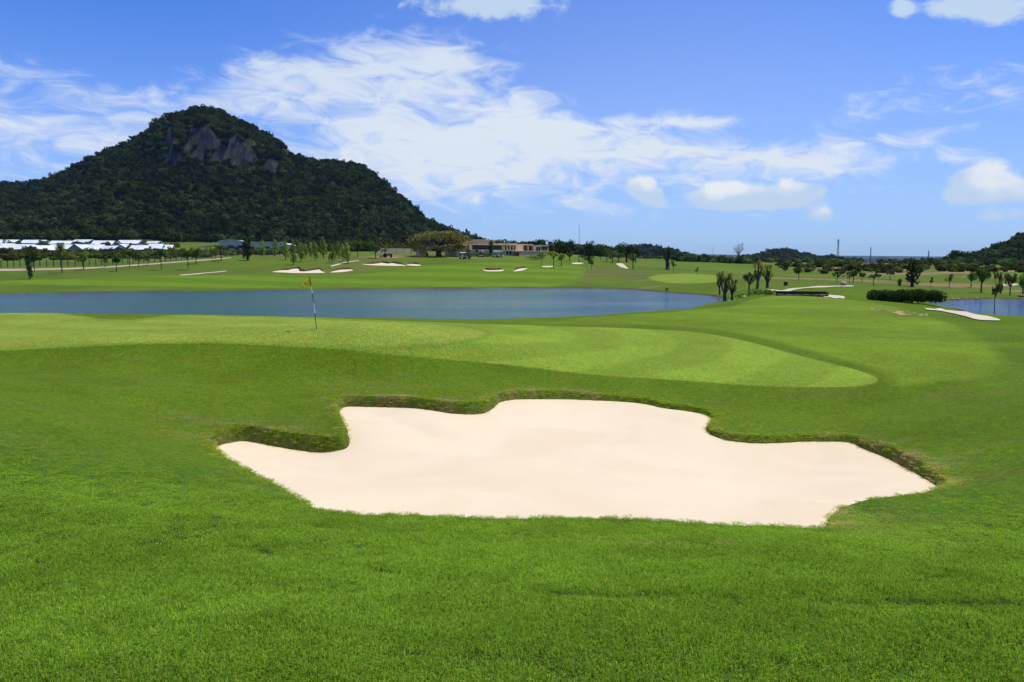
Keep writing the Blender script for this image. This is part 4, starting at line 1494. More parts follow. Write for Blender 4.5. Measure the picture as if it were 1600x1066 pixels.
CONES = [(410, 400.5, 375, 13), (429.5, 400, 374, 14), (446, 406.5, 377, 16), (458.5, 414, 377, 14), (470, 409.5, 380, 16), (478, 401, 384, 12), (486, 402, 381, 12), (493, 407.5, 379, 12), (505.5, 403.5, 372, 15), (519.5, 411.5, 384, 14),
         (529.5, 404.5, 378, 13), (536, 409, 382, 12), (543, 413, 381, 16)]
for k, (px, py, top, w) in enumerate(CONES):
    tree('cone', 'yellow', px, py, top, w, f'{ORD[k]} from the left in the group of yellow-green conical trees', 'conical_tree', 'yellow-green conical trees beyond the lake', variants=4)
tree('round', 'green', 559, 402.5, 376, 16, 'round green tree right of the yellow-green conical group', 'tree')
tree('broad', 'green', 587, 404, 382, 14, 'small green tree left of the red tractor', 'tree')
tree('sparse', 'olive', 602, 401, 386, 14, 'thin olive tree behind the red tractor', 'tree')
tree('spread', 'olive', 686, 401, 357, 90, 'huge spreading olive-brown tree beside the clubhouse', 'spreading_tree', variants=1)
# around the clubhouse
tree('sparse', 'yellow', 714, 400, 383, 9, 'thin light green tree at the left end of the clubhouse', 'tree')
tree('column', 'dark', 767, 401.5, 376.5, 9, 'slim dark tree in front of the clubhouse windows', 'tree')
tree('sparse', 'green', 745, 401, 387, 8, 'slight young tree before the dark clubhouse windows', 'tree')
tree('flat', 'yellow', 846.5, 415.5, 393.5, 14, 'small flat-topped tree at the right end of the clubhouse', 'flat_tree', 'flat-topped trees right of the clubhouse')
tree('flat', 'yellow', 864.5, 418, 392, 20, 'wide flat-topped tree right of the clubhouse', 'flat_tree', 'flat-topped trees right of the clubhouse')
tree('round', 'yellow', 877, 416, 396.5, 16, 'round yellow-green tree beside the wide flat-topped tree', 'tree')
tree('broad', 'green', 890, 408.5, 392, 12, 'dull green tree left of the tall pole', 'tree')
tree('sparse', 'olive', 910, 409, 394, 15, 'thin brownish tree right of the tall pole', 'tree')
tree('column', 'dark', 921, 411.5, 378, 17, 'tall dark tree standing alone right of the tall pole', 'tree')
tree('sparse', 'green', 924, 422.5, 400, 9, 'thin sapling in front of the tall dark tree', 'sapling')
for k, (px, py, top, w, lf) in enumerate(((938, 406, 390, 10, 'dark'), (948, 409.5, 387, 13, 'green'), (957, 411, 391, 14, 'olive'), (966, 410, 394, 12, 'green'))):
    tree('broad', lf, px, py, top, w, f'{ORD[k]} of four small trees between the two big dark trees', 'tree', 'small trees between the two dark trees')
tree('broad', 'dark', 979, 409.5, 377.5, 27, 'broad dark tree standing before the low blue-green hill', 'tree')
tree('broad', 'dark', 993, 411, 385, 14, 'darker tree tucked against the right of the broad dark tree', 'tree')
tree('weeping', 'green', 989, 421.5, 396, 13, 'drooping small tree beside the bending cart path', 'tree')
tree('pruned', 'dark', 1043, 421.5, 386, 19, 'thick-trunked pruned tree with stubby upright limbs', 'pruned_tree')
tree('sparse', 'green', 1052, 426, 403, 10, 'small leafy tree right of the pruned tree', 'sapling')
tree('sparse', 'green', 1088.5, 431, 415, 7, 'tiny sapling on the far green', 'sapling')
tree('sparse', 'dark', 1042, 457.5, 449, 6, 'small dark shrub at the lake edge', 'shrub', ymin=90)
tree('bare', 'pale', 1152, 410, 381.5, 20, 'pale bare-branched tree against the sky', 'bare_tree', bark=PALEBARK, Y=360)
# tufted trees at the right end of the lake
tree('tuft', 'olive', 1132, 465, 419, 24, 'tall tufted screw-pine at the right tip of the lake', 'screw_pine', 'tufted trees by the lake', Y=92)
tree('tuft', 'dark', 1143.5, 463, 431, 16, 'dark narrow tufted tree beside the tall screw-pine', 'screw_pine', 'tufted trees by the lake', Y=93)
tree('tuft', 'green', 1124, 450, 421, 12, 'small tufted tree behind the tall screw-pine', 'screw_pine', 'tufted trees by the lake', Y=112)
tree('weeping', 'dark', 1170, 458, 424, 20, 'drooping dark tree with a bare trunk near the lake tip', 'weeping_tree', 'tufted trees by the lake', Y=97)
tree('tuft', 'olive', 1183, 452, 404, 20, 'tallest tufted tree left of the cart path fork', 'screw_pine', 'tufted trees by the lake', Y=108)
tree('tuft', 'green', 1198, 446, 412, 20, 'forked tufted tree right of the tallest one', 'screw_pine', 'tufted trees by the lake', Y=116)
# right plain
tree('broad', 'dark', 1227, 426, 413, 9, 'small dark tree at the foot of the rounded hill', 'tree')
RIGHT = [(1247.5, 438, 415, 17, 'round'), (1308, 443, 418, 17, 'sparse'), (1327, 442.5, 424, 11, 'sparse'), (1333, 442.5, 421, 14, 'round'), (1347, 440.5, 424, 12, 'round'), (1365, 446.5, 419, 19, 'sparse'), (1391, 437, 420, 14, 'round')]
for k, (px, py, top, w, kd) in enumerate(RIGHT):
    tree(kd, 'grey', px, py, top, w, f'{ORD[k]} from the left of the thin grey-green trees beyond the bridge', 'young_tree', 'thin trees on the right plain')
tree('column', 'dark', 1425, 448.5, 405, 25, 'tall dark bushy tree behind the long hedge', 'tree', ymin=95)
tree('column', 'dark', 1405.5, 448, 436, 7, 'small dark bush left of the tall tree behind the hedge', 'shrub', ymin=95)
for k, (px, py, top, w, kd, lf) in enumerate(((1454, 450, 432, 8, 'sparse', 'grey'), (1483, 450, 425, 14, 'sparse', 'green'), (1517, 449, 424, 13, 'broad', 'green'), (1533, 457, 417, 22, 'broad', 'green'))):
    tree(kd, lf, px, py, top, w, f'{ORD[k]} from the left of four trees beyond the pond', 'tree', 'trees beyond the pond', ymin=95)
tree('sparse', 'grey', 1555, 488, 418, 20, 'thin tall tree on the near bank of the pond', 'tree', Y=56)
tree('broad', 'green', 1578, 462, 425, 17, 'leafy tree beyond the pond near the right edge', 'tree', 'trees beyond the pond', ymin=95)
tree('broad', 'yellow', 1598, 463, 424, 22, 'yellow-green tree cut by the right edge of the view', 'tree', 'trees beyond the pond', ymin=95)
tree('broad', 'dark', 1275, 414, 403, 14, 'dark tree below the right end of the rounded hill', 'tree', Y=520)
tree('broad', 'dark', 1307, 414, 401, 15, 'dark tree at the foot of the lattice tower', 'tree', Y=520)
tree('broad', 'dark', 34, 373, 338, 34, 'wide dark tree at the foot of the hill above the white roofs', 'tree', Y=560)
tree('sparse', 'dark', 727, 374, 357, 9, 'thin tree on the hill shoulder above the huge spreading tree', 'tree', Y=800)


def leafy(name, px, Y, wm, dm, hm, leafm, n, size, label, cat, blobs=None, group=None):
    """a shrub or hedge of leaf quads with some stems"""
    x = (px - 800) / F_PX * Y
    root = empty(name, (x, Y, H1(x, Y)))
    k = blobs or 8
    cen = [((i + .5) / k * wm - wm / 2, (RNG.random() - .5) * dm * .5, hm * (.45 + .12 * RNG.random())) for i in range(k)]
    v, f, c = leaf_cloud(cen, [max(wm / k, hm * .5) * (.85 + .3 * RNG.random()) for _ in cen], n, size, squash=hm / max(wm / k, hm * .5) * .5, shell=.6, col_var=.3)
    v[:, 2] = np.maximum(v[:, 2], 0)
    obj('foliage', np_mesh('foliage', v, f, LEAF[leafm], c), root)
    for q in cen:
        MB().tube([(q[0], q[1], -.1), (q[0] + .05, q[1], hm * .5)], [.03, .015], 5).build('stem', BARK, root)
    return tag(root, label, cat, group)


leafy('hedge', 1414, 76, 7.0, 1.8, 1.25, 'dark', 7000, .085, 'long dark green hedge beside the pond', 'hedge', 26)
leafy('shrub', 1186, 90, 2.2, 1.0, .7, 'green', 300, .08, 'low shrub left of the wooden bridge, near the drooping tree', 'shrub', 4, 'low shrubs by the bridge')
leafy('shrub', 1202, 86, 1.5, 1.0, .6, 'green', 220, .08, 'low shrub next to the far end of the wooden bridge', 'shrub', 3, 'low shrubs by the bridge')
leafy('shrub', 1160, 92, 1.8, 1.0, .45, 'green', 220, .07, 'low shrub between the screw-pines and the drooping tree', 'shrub', 3, 'low shrubs by the bridge')
leafy('shrub', 735, 236, 3.4, 1.4, 1.7, 'green', 300, .16, 'rounded shrub at the left foot of the clubhouse', 'shrub', 4, 'shrubs along the clubhouse')
leafy('shrub', 755, 238, 4.5, 1.4, 1.2, 'dark', 300, .16, 'dark shrub under the clubhouse windows', 'shrub', 5, 'shrubs along the clubhouse')
leafy('shrub', 836, 236, 5.0, 1.4, 1.3, 'olive', 300, .16, 'olive shrub under the right wing of the clubhouse', 'shrub', 5, 'shrubs along the clubhouse')

# ------------------------------------------------------------------ flag on the putting green
FX, FY, _ = cast(494.5, 516)
FZ = H1(FX, FY)
flag = empty('flagstick', (FX, FY, FZ))
tag(flag, 'leaning flagstick with a yellow flag on the putting green', 'flag')
_m = FY / F_PX
WHITEP, BLACKP = plain('pole_white', (.75, .75, .72), .4), plain('pole_dark', (.012, .022, .03), .4)


def pole_pt(py):
    q = (516 - py) / 82.0
    return Vector((-(4.2 * q + 4.3 * q * q) * _m, 0, (516 - py) * _m))


for a, b, mt, nm in ((518, 489, BLACKP, 'dark_band'), (489, 472.5, WHITEP, 'white_band'), (472.5, 458, BLACKP, 'dark_band'), (458, 447.5, WHITEP, 'white_band'), (447.5, 433, BLACKP, 'dark_band')):
    pts = [pole_pt(a + (b - a) * i / 4) for i in range(5)]
    MB().tube(pts, [.0125] * 5, 8).build(nm, mt, flag, True)
fm = bpy.data.materials.new('flag_cloth')
fm.use_nodes = True
_nt = fm.node_tree
_b = _nt.nodes['Principled BSDF']
_b.inputs['Roughness'].default_value = .8
_b.inputs['Base Color'].default_value = (.90, .68, .04, 1)
_tr = N(_nt, 'ShaderNodeBsdfTranslucent')
_tr.inputs[0].default_value = (.95, .76, .05, 1)
_mx = N(_nt, 'ShaderNodeMixShader')
_mx.inputs[0].default_value = .5
_nt.links.new(_b.outputs[0], _mx.inputs[1])
_nt.links.new(_tr.outputs[0], _mx.inputs[2])
_nt.links.new(_mx.outputs[0], _nt.nodes['Material Output'].inputs[0])
v, f = [], []
nu, nv = 16, 10
for i in range(nu + 1):
    u = i / nu
    for j in range(nv + 1):
        w = j / nv
        edge = pole_pt(436.2 + 11.5 * w)
        # upper edge bows down towards the free end; lower edge hangs nearly level
        dx = -(16.5 * u - 2.5 * u * w * (1 - u) * 2)
        py = (436.2 + 15.5 * u ** 1.7 - 1.2 * math.sin(u * math.pi)) * (1 - w) + (447.7 - 1.6 * math.sin(u * math.pi) + 4.2 * u ** 3) * w
        v.append((edge.x + dx * _m, .05 * math.sin(u * 9 + w * 1.3) * u, (516 - py) * _m))
for i in range(nu):
    for j in range(nv):
        a = i * (nv + 1) + j
        f.append((a, a + nv + 1, a + nv + 2, a + 1))
fl = obj('flag', np_mesh('flag', np.array(v), f, fm, smooth=True), flag)
sm = fl.modifiers.new('cloth', 'SOLIDIFY')
sm.thickness = .003
# small dark print in the middle of the flag
mk = MB()
for (u0, u1, w0, w1) in ((.44, .62, .42, .50), (.40, .52, .55, .63), (.5, .56, .45, .62)):
    idx = lambda u, w: v[int(round(u * nu)) * (nv + 1) + int(round(w * nv))]
    q = [Vector(idx(u, w)) for u, w in ((u0, w0), (u1, w0), (u1, w1), (u0, w1))]
    mk.add([p + Vector((0, -.006, 0)) for p in q] + [p + Vector((0, -.004, 0)) for p in q], [(0, 1, 2, 3), (7, 6, 5, 4)])
mk.build('flag_print', plain('flag_ink', (.10, .07, .01), .8), fl)
MB().tube([(0, 0, -.10), (0, 0, -.004), (0, 0, .004)], [.054, .054, .054], 16).build('hole_rim', WHITEP, flag)

# ------------------------------------------------------------------ worn lettering on the fairway
WORN = plain('worn_turf', (.23, .21, .065), .9, .35, 2.0)
SOILM = plain('bare_soil', (.36, .25, .09), .9, .25, 2.0)
let = empty('worn_lettering', cast(1405, 487, ymin=30))
tag(let, 'worn straw-coloured lettering on the right fairway', 'lettering')


def stroke(name, pix, wid, mat):
    q = smooth_poly([cast(a, b, ymin=30)[:2] for a, b in pix], 6, closed=False)
    mb, vv, ff = MB(), [], []
    for i, p in enumerate(q):
        d = q[min(i + 1, len(q) - 1)] - q[max(i - 1, 0)]
        nn = np.array((-d[1], d[0])) / (np.hypot(*d) + 1e-9) * wid * (.7 + .6 * RNG.random())
        for s_ in (-1, 1):
            X, Yq = p + nn * s_
            vv.append((X, Yq, H1(X, Yq) + .02))
        if i:
            b = 2 * i
            ff.append((b - 2, b - 1, b + 1, b))
    mb.add(vv, ff)
    o = mb.build(name, mat, let)
    o.matrix_parent_inverse = Matrix.Translation(-let.location)


stroke('letter', [(1375, 484.5), (1369, 486.3), (1363, 485), (1364, 482.6), (1371, 481.8), (1376, 483)], .10, WORN)
for a in ([(1377, 484), (1381, 486)], [(1382, 483.6), (1386, 486.6)], [(1387, 485), (1392, 487.5)], [(1408, 484.4), (1412, 485.2)], [(1413, 486), (1420, 488)], [(1416, 485), (1419, 486)], [(1420, 491), (1424, 493.5)], [(1424, 488.6), (1432, 490)], [(1426, 491.6), (1433, 490.4)],
          [(1437, 494.6), (1439.5, 490.4), (1441.5, 494.6)], [(1447.5, 489.6), (1447.8, 494.8)]):
    stroke('letter', a, .08, WORN)
stroke('bare_patch', [(1396, 488), (1401, 489), (1407, 490.6), (1413, 492.4)], .26, SOILM)
stroke('bare_patch', [(1400, 486.6), (1405, 487.4), (1410, 489)], .18, SOILM)

# ------------------------------------------------------------------ buildings
ROOFW = plain('white_metal_roof', (.66, .67, .67), .5, .16, .35)
WALLB = plain('blue_grey_wall', (.22, .27, .32), .8, .15, .6)
WALLD = plain('dark_wall', (.06, .09, .12), .8, .2, .6)
TRIM = plain('red_trim', (.35, .05, .035), .6)
GLASS = plain('dark_glass', (.014, .018, .020), .12, .1, 1.0, spec=.6)
STONE = plain('sandstone', (.80, .53, .26), .85, .14, .8)
STONE2 = plain('brown_stone', (.56, .40, .23), .85, .18, .8)
CONC = plain('pale_concrete', (.55, .50, .42), .8, .08, .8)
DOORM = plain('door_brown', (.12, .07, .04), .6)


def house(px, py, wpx, depth, wall_h, roof_h, label, along=True, wall=WALLB, roof=ROOFW, rz=0.0, trim=False, group='low houses with white roofs', name='house', cat='house'):
    x, y, z, m = place(px + 5 * (RNG.random() - .5), py + 2.4 * (RNG.random() - .5), 200)
    w = wpx * m * (.55 + .35 * RNG.random())
    root = empty(name, (x, y, z), rz)
    tag(root, label, cat, group)
    hx, hy = w / 2, depth / 2
    wb = MB()
    if along:
        wb.add([(-hx, -hy, -1), (hx, -hy, -1), (hx, hy, -1), (-hx, hy, -1), (-hx, -hy, wall_h), (hx, -hy, wall_h), (hx, hy, wall_h), (-hx, hy, wall_h), (-hx, 0, wall_h + roof_h * .92), (hx, 0, wall_h + roof_h * .92)],
               [(0, 1, 5, 4), (2, 3, 7, 6), (1, 2, 6, 9, 5), (3, 0, 4, 8, 7)])
        prof = [(-hy - .7, wall_h - .35), (0, wall_h + roof_h), (hy + .7, wall_h - .35), (hy + .7, wall_h - .20), (0, wall_h + roof_h + .15), (-hy - .7, wall_h - .20)]
        rm = MB().prism(prof, -hx - .5, hx + .5)
    else:
        wb.add([(-hx, -hy, -1), (hx, -hy, -1), (hx, hy, -1), (-hx, hy, -1), (-hx, -hy, wall_h), (hx, -hy, wall_h), (hx, hy, wall_h), (-hx, hy, wall_h), (0, -hy, wall_h + roof_h * .92), (0, hy, wall_h + roof_h * .92)],
               [(0, 1, 5, 8, 4), (2, 3, 7, 9, 6), (1, 2, 6, 5), (3, 0, 4, 7)])
        prof = [(-hx - .6, wall_h - .3), (0, wall_h + roof_h), (hx + .6, wall_h - .3), (hx + .6, wall_h - .15), (0, wall_h + roof_h + .15), (-hx - .6, wall_h - .15)]
        rm = MB().prism(prof, -hy - .6, hy + .6)
        rm.v = [(b, a, c) for a, b, c in rm.v]
    wb.build('wall', wall, root)
    rm.build('roof', roof, root)
    if trim:
        tb = MB()
        for s_ in (-1, 1):
            tb.add([(0, -hy - .66, wall_h + roof_h + .1), (s_ * (hx + .6), -hy - .66, wall_h - .2), (s_ * (hx + .6), -hy - .66, wall_h - .75), (0, -hy - .66, wall_h + roof_h - .5)], [(0, 1, 2, 3)])
        tb.build('gable_board', TRIM, root)
    k = max(2, int(w / 4))
    for i in range(k):
        cx = -hx + (i + .5) * w / k
        if i == k // 2:
            MB().box(cx - .5, cx + .5, -hy - .06, -hy + .05, 0, min(2.0, wall_h - .3)).build('door', DOORM, root)
        else:
            MB().box(cx - .7, cx + .7, -hy - .06, -hy + .05, wall_h * .35, wall_h * .75).build('window', GLASS, root)
    return root


FRONT = [(6, 393, 44, 1), (36, 392, 40, 1), (64, 395, 26, 0), (98, 392, 40, 1), (128, 393, 30, 0), (152, 394, 34, 1), (176, 394.5, 30, 1), (199, 393, 28, 0), (221, 392.5, 32, 1), (245, 392, 30, 1), (265, 392, 22, 1)]
for k, (px, py, w, al) in enumerate(FRONT):
    house(px, py, w, 7 if al else 9, .9 + .5 * RNG.random(), 1.2 + .5 * RNG.random(), f'white-roofed low house, {ORD[k]} from the left in the front row' + (' with red gable boards' if k == 2 else ''), bool(al), trim=(k == 2), rz=.5 * (RNG.random() - .5), wall=WALLB if k % 3 else WALLD)
BACK = [(16, 384, 46), (58, 384, 34), (96, 384.5, 38), (132, 384.5, 34), (166, 385, 32), (206, 386, 40), (240, 386.5, 26)]
for k, (px, py, w) in enumerate(BACK):
    house(px, py, w, 8, 1.0 + .6 * RNG.random(), 1.0 + .5 * RNG.random(), f'white-roofed low house, {ORD[k]} from the left in the back row', True, rz=.5 * (RNG.random() - .5))


def warehouse(px0, px1, base, eave, top, label, lean_to=True):
    x, y, z, m = place((px0 + px1) / 2, base, 200)
    w, he, ht = (px1 - px0) * m, (base - eave) * m, (base - top) * m
    root = empty('warehouse', (x, y, z), .05)
    tag(root, label, 'warehouse', 'warehouses below the hill')
    MB().box(-w / 2, w / 2, -5, 7, -1, he).build('wall', plain('warehouse_wall', (.50, .47, .41), .7, .15, .4), root)
    prof = [(-w / 2 - .8 + (w + 1.6) * t, he - .1 + (ht - he) * (1 - (2 * t - 1) ** 2) ** .5 * (1 if 0 < t < 1 else 0)) for t in np.linspace(0, 1, 13)]
    rm = MB().prism(prof + [(a, b + .18) for a, b in prof[::-1]], -5.8, 7.8)
    rm.v = [(b, a, c) for a, b, c in rm.v]
    rm.build('roof', ROOFW, root)
    gb = MB().prism([(a, b) for a, b in prof] , -4.98, 6.98)
    gb.v = [(b, a, c) for a, b, c in gb.v]
    gb.build('gable', plain('warehouse_wall', (.50, .47, .41), .7, .15, .4), root)
    for i in range(5):
        cx = -w / 2 + (i + .5) * w / 5
        if i in (1, 3):
            MB().box(cx - 1.2, cx + 1.2, -5.08, -4.9, 0, he * .62).build('shutter_door', WALLD, root)
        else:
            MB().box(cx - 1.1, cx + 1.1, -5.08, -4.9, he * .45, he * .75).build('window', GLASS, root)
    if lean_to:
        MB().add([(-w / 2 - 8, -6, he * .55), (-w / 2 + .2, -6, he * .8), (-w / 2 + .2, 3, he * .85), (-w / 2 - 8, 3, he * .6), (-w / 2 - 8, -6, he * .55 + .15), (-w / 2 + .2, -6, he * .8 + .15), (-w / 2 + .2, 3, he * .85 + .15), (-w / 2 - 8, 3, he * .6 + .15)],
                 [(0, 3, 2, 1), (4, 5, 6, 7), (0, 1, 5, 4), (1, 2, 6, 5), (2, 3, 7, 6), (3, 0, 4, 7)]).build('lean_to_roof', ROOFW, root)
        for a, b in ((-7.6, -5.6), (-7.6, 2.6), (-3.5, -5.6)):
            MB().box(-w / 2 + a - .1, -w / 2 + a + .1, b - .1, b + .1, -.5, he * .62).build('post', WALLD, root)
    return root


warehouse(350, 385, 395.5, 380.5, 376, 'white warehouse with a curved roof and lean-to beside the dark tree')
warehouse(393, 452, 395.5, 384, 380, 'long low warehouse behind the yellow-green trees', False)

# clubhouse, laid out in metres from its own base
cx0, cy0, cz0, cm = place(785, 402.5, 200)
club = empty('clubhouse', (cx0 + 1.5, cy0 + 15, cz0 + .9), rad(32))
club.scale = (1.17, 1.0, 1.0)
tag(club, 'flat-roofed sandstone clubhouse with dark window bands', 'building')
CX = lambda px: (px - 785) * cm
CZ = lambda py: (402.5 - py) * cm


def cbox(name, mat, p0, p1, top, bot, y0, y1, parent=club):
    return MB().box(CX(p0), CX(p1), y0, y1, CZ(bot), CZ(top)).build(name, mat, parent)


cbox('wall', STONE, 708, 725, 388.5, 410, 2.0, 10)
cbox('roof', CONC, 707.5, 724.9, 387.6, 388.5, 1.6, 10.4)
cbox('wall', STONE2, 725, 845, 395.6, 410, 0, 12)
cbox('terrace_edge', CONC, 724.5, 800, 394.7, 395.6, -.5, 12)
cbox('wall', STONE, 725, 729, 386, 394.7, .4, 11)
cbox('wall', WALLD, 729, 778, 387, 394.7, 1.6, 11)
cbox('roof', STONE, 728, 779, 385.6, 387, .1, 11.5)
cbox('parapet', STONE, 732, 766, 380, 385.6, .8, 10)
cbox('roof', CONC, 731, 767, 378.4, 380, .3, 10.5)
for i in range(10):
    a = 729.6 + i * 4.8
    cbox('window', GLASS, a, a + 4.2, 387.6, 394.2, 1.45, 1.62)
cbox('wall', STONE, 779, 800, 386.5, 394.7, 1.2, 11)
cbox('roof', STONE, 778.5, 800.5, 383.6, 386.4, .3, 11.5)
for a in (781.5, 786.5, 791.5, 796):
    cbox('window', GLASS, a, a + 3.6, 388, 394, 1.05, 1.22)
for a in (780, 785.2, 790.2, 795.2, 799.6):
    cbox('column', STONE, a, a + .9, 386.4, 394.7, .35, .55)
cbox('wall', STONE, 800, 813, 384.6, 395.6, .5, 11)
cbox('wall', STONE, 813, 829, 386, 395.6, 1.4, 11)
cbox('roof', STONE, 812.5, 829.5, 384.6, 386, .3, 11.5)
for a in (813.8, 817.6, 822.2, 825.6):
    cbox('window', GLASS, a, a + 2.9, 387, 395, 1.25, 1.42)
cbox('column', STONE, 820.9, 822, 386, 395.6, .5, .8)
cbox('wall', STONE2, 829.5, 843, 386.8, 396, .2, 11)
for a in (834.5, 838.5):
    cbox('window', GLASS, a, a + 2.6, 389, 395, .05, .22)
cbox('wall', STONE, 843, 861, 386.6, 402, 2, 11)
cbox('roof', CONC, 842.5, 861.5, 385.6, 386.6, 1.4, 11.4)
for a in (845, 850, 855):
    cbox('window', GLASS, a, a + 4.2, 388.2, 393.5, 1.85, 2.02)
cbox('terrace_wall', STONE2, 794, 829, 397, 410, -4, -3.6)
cbox('terrace_coping', CONC, 793.5, 829.5, 396.2, 397, -4.15, -3.45)
cbox('terrace_floor', CONC, 794, 829, 397.4, 398, -3.6, 0)
for i in range(8):
    a = 798 + i * 6
    cbox('railing_post', WALLD, a, a + .35, 393.6 + (3 if a > 829 else 2.6), 400, -4.1, -4.02) if a < 829 else cbox('railing_post', WALLD, a, a + .35, 397, 404, -.6, -.5)
for a in (783, 788, 803, 809):
    cbox('doorway', GLASS, a, a + 3.2, 397, 402, -.06, .08)

wx, wy, wz, wm = place(620, 397, 220)
lw = empty('boundary_wall', (wx, wy, wz), rad(30))
lw.scale = (1.15, 1.0, 1.0)
tag(lw, 'long pale yellow wall left of the huge spreading tree', 'wall')
for i in range(6):
    a = (-32 + i * 10.7) * wm
    MB().box(a, a + 10.5 * wm, 0, .3, -1, 8.2 * wm).build('wall_panel', plain('yellow_render', (.64, .50, .28), .85, .1, .5), lw)
for i in range(7):
    a = (-32.4 + i * 10.7) * wm
    MB().box(a, a + .5 * wm, -.08, .38, -1, 8.8 * wm).build('pier', STONE2, lw)
hx_, hy_, hz_, hm_ = place(663, 400.5, 200)
hut = empty('hut', (hx_, hy_, hz_), rad(35))
tag(hut, 'small sandstone hut under the left of the huge spreading tree', 'hut')
MB().box(-7 * hm_, 3 * hm_, 0, 3, -.5, 8 * hm_).build('wall', STONE, hut)
MB().box(3 * hm_, 9 * hm_, .6, 3, -.5, 5.6 * hm_).build('wall', STONE, hut)
MB().box(-7.8 * hm_, 9.6 * hm_, -.3, 3.3, 8 * hm_, 9 * hm_).build('roof', CONC, hut)
MB().box(4 * hm_, 8 * hm_, .52, .66, 0, 4.6 * hm_).build('doorway', GLASS, hut)
ORANGE = plain('orange_tile_roof', (.30, .15, .09), .8, .2, .8)
for k, (px, w, lb) in enumerate(((1147, 22, 'pinkish-roofed house under the pale bare tree'), (1165, 12, 'small orange-roofed house right of the pale bare tree'))):
    x, y = (px - 800) / F_PX * 340, 340
    root = empty('house', (x, y, H1(x, y)))
    tag(root, lb, 'house', 'far houses with tiled roofs')
    w_ = w * 340 / F_PX
    MB().box(-w_ / 2, w_ / 2, 0, 5, -1, .9).build('wall', CONC, root)
    MB().prism([(-.6, .8), (2.5, 1.9), (5.6, .8), (5.6, .95), (2.5, 2.05), (-.6, .95)], -w_ / 2 - .4, w_ / 2 + .4).build('roof', ORANGE, root)
    for a in (-.3, .05, .3):
        MB().box(a * w_ - .4, a * w_ + .4, -.06, .05, .2, .7).build('window', GLASS, root)

# ------------------------------------------------------------------ masts and poles
STEEL = plain('galvanised_steel', (.16, .17, .18), .6, .1, .5)


def lattice(px, Y, base, top, label, wbase, heads):
    x = (px - 800) / F_PX * Y
    z0 = H1(x, Y)
    h = EYE + (HORIZON - top) / F_PX * Y - z0
    root = empty('lattice_tower', (x, Y, z0))
    tag(root, label, 'tower', 'masts on the horizon')
    w0, w1 = wbase, wbase * .45
    cs = [(-1, -1), (1, -1), (1, 1), (-1, 1)]
    at = lambda c, t: (c[0] * (w0 + (w1 - w0) * t) / 2, c[1] * (w0 + (w1 - w0) * t) / 2, h * t)
    rl = max(.09, Y * .00014)
    for c in cs:
        MB().tube([at(c, 0), at(c, 1)], [rl, rl], 5).build('leg', STEEL, root)
    n = 12
    br = MB()
    for i in range(n):
        for k in range(4):
            a, b = cs[k], cs[(k + 1) % 4]
            br.tube([at(a, i / n), at(b, (i + 1) / n)], [rl * .6] * 2, 4)
            br.tube([at(a, (i + 1) / n), at(b, (i + 1) / n)], [rl * .6] * 2, 4)
    br.build('bracing', STEEL, root)
    for t, r_ in heads:
        for k in range(3):
            a = k * 2.09 + .4
            q = Vector((math.cos(a) * w1 * r_, math.sin(a) * w1 * r_, h * t))
            MB().box(q.x - w1 * .16, q.x + w1 * .16, q.y - .15, q.y + .15, q.z - w1 * .7, q.z + w1 * .7).build('antenna_panel', STEEL, root)
    MB().tube([(0, 0, h), (0, 0, h * 1.06)], [rl, rl * .5], 5).build('lightning_rod', STEEL, root)
    return root


lattice(1306, 800, 402, 375, 'tall lattice radio tower above the rounded hill', 2.0, [(.96, 1.0), (.86, .8)])
lattice(1357, 1300, 410, 387, 'slim radio mast right of the tall lattice tower', 1.5, [(.95, 1.1), (.84, .9)])
lattice(1447, 1000, 410, 392.5, 'short radio mast behind the tall dark bushy tree', 1.6, [(.95, .8)])
for px, Y, top, lb, r_ in ((904, 232, 353, 'tall thin pole standing between the trees right of the clubhouse', .09), (1112, 1100, 385, 'hair-thin mast on the skyline above the far green', .28)):
    x = (px - 800) / F_PX * Y
    z0 = H1(x, Y)
    h = EYE + (HORIZON - top) / F_PX * Y - z0
    root = empty('mast', (x, Y, z0))
    tag(root, lb, 'mast', 'masts on the horizon')
    MB().tube([(0, 0, -.2), (0, 0, h * .42)], [r_ * 1.3, r_ * 1.1], 8).build('lower_pole', BLACKP if Y < 300 else STEEL, root)
    MB().tube([(0, 0, h * .42), (0, 0, h)], [r_ * .9, r_ * .45], 8).build('upper_pole', STEEL, root)
    MB().box(-r_ * 3, r_ * 3, -r_ * 3, r_ * 3, -.3, .12).build('footing', CONC, root)

# ------------------------------------------------------------------ wooden bridge, bin, boulder
TIMBER = plain('dark_timber', (.045, .034, .024), .85, .5, 2.0)
bY = 79.0
bx0, bx1 = (1214 - 800) / F_PX * bY, (1290 - 800) / F_PX * bY
bz = EYE + (HORIZON - 461.5) / F_PX * bY
bridge = empty('footbridge', ((bx0 + bx1) / 2, bY, bz), -.32)
tag(bridge, 'low dark timber footbridge on the cart path', 'bridge')
L = (bx1 - bx0) / 2
for i in range(22):
    a = -L + i * 2 * L / 22
    MB().box(a + .01, a + 2 * L / 22 - .012, -1.1, 1.1, .0, .07).build('deck_plank', TIMBER, bridge)
for s_ in (-1, 1):
    MB().box(-L + .1, L - .1, s_ * .95 - .09, s_ * .95 + .09, -.32, -.003).build('beam', TIMBER, bridge)
    for i in range(7):
        a = -L + .08 + i * (2 * L - .16) / 6
        MB().box(a - .05, a + .05, s_ * 1.16 - .05, s_ * 1.16 + .05, -.35, .36).build('rail_post', TIMBER, bridge)
    for zz in (.17, .30):
        MB().box(-L, L, s_ * 1.16 - .035 + s_ * .09, s_ * 1.16 + .035 + s_ * .09, zz, zz + .09).build('rail', TIMBER, bridge)

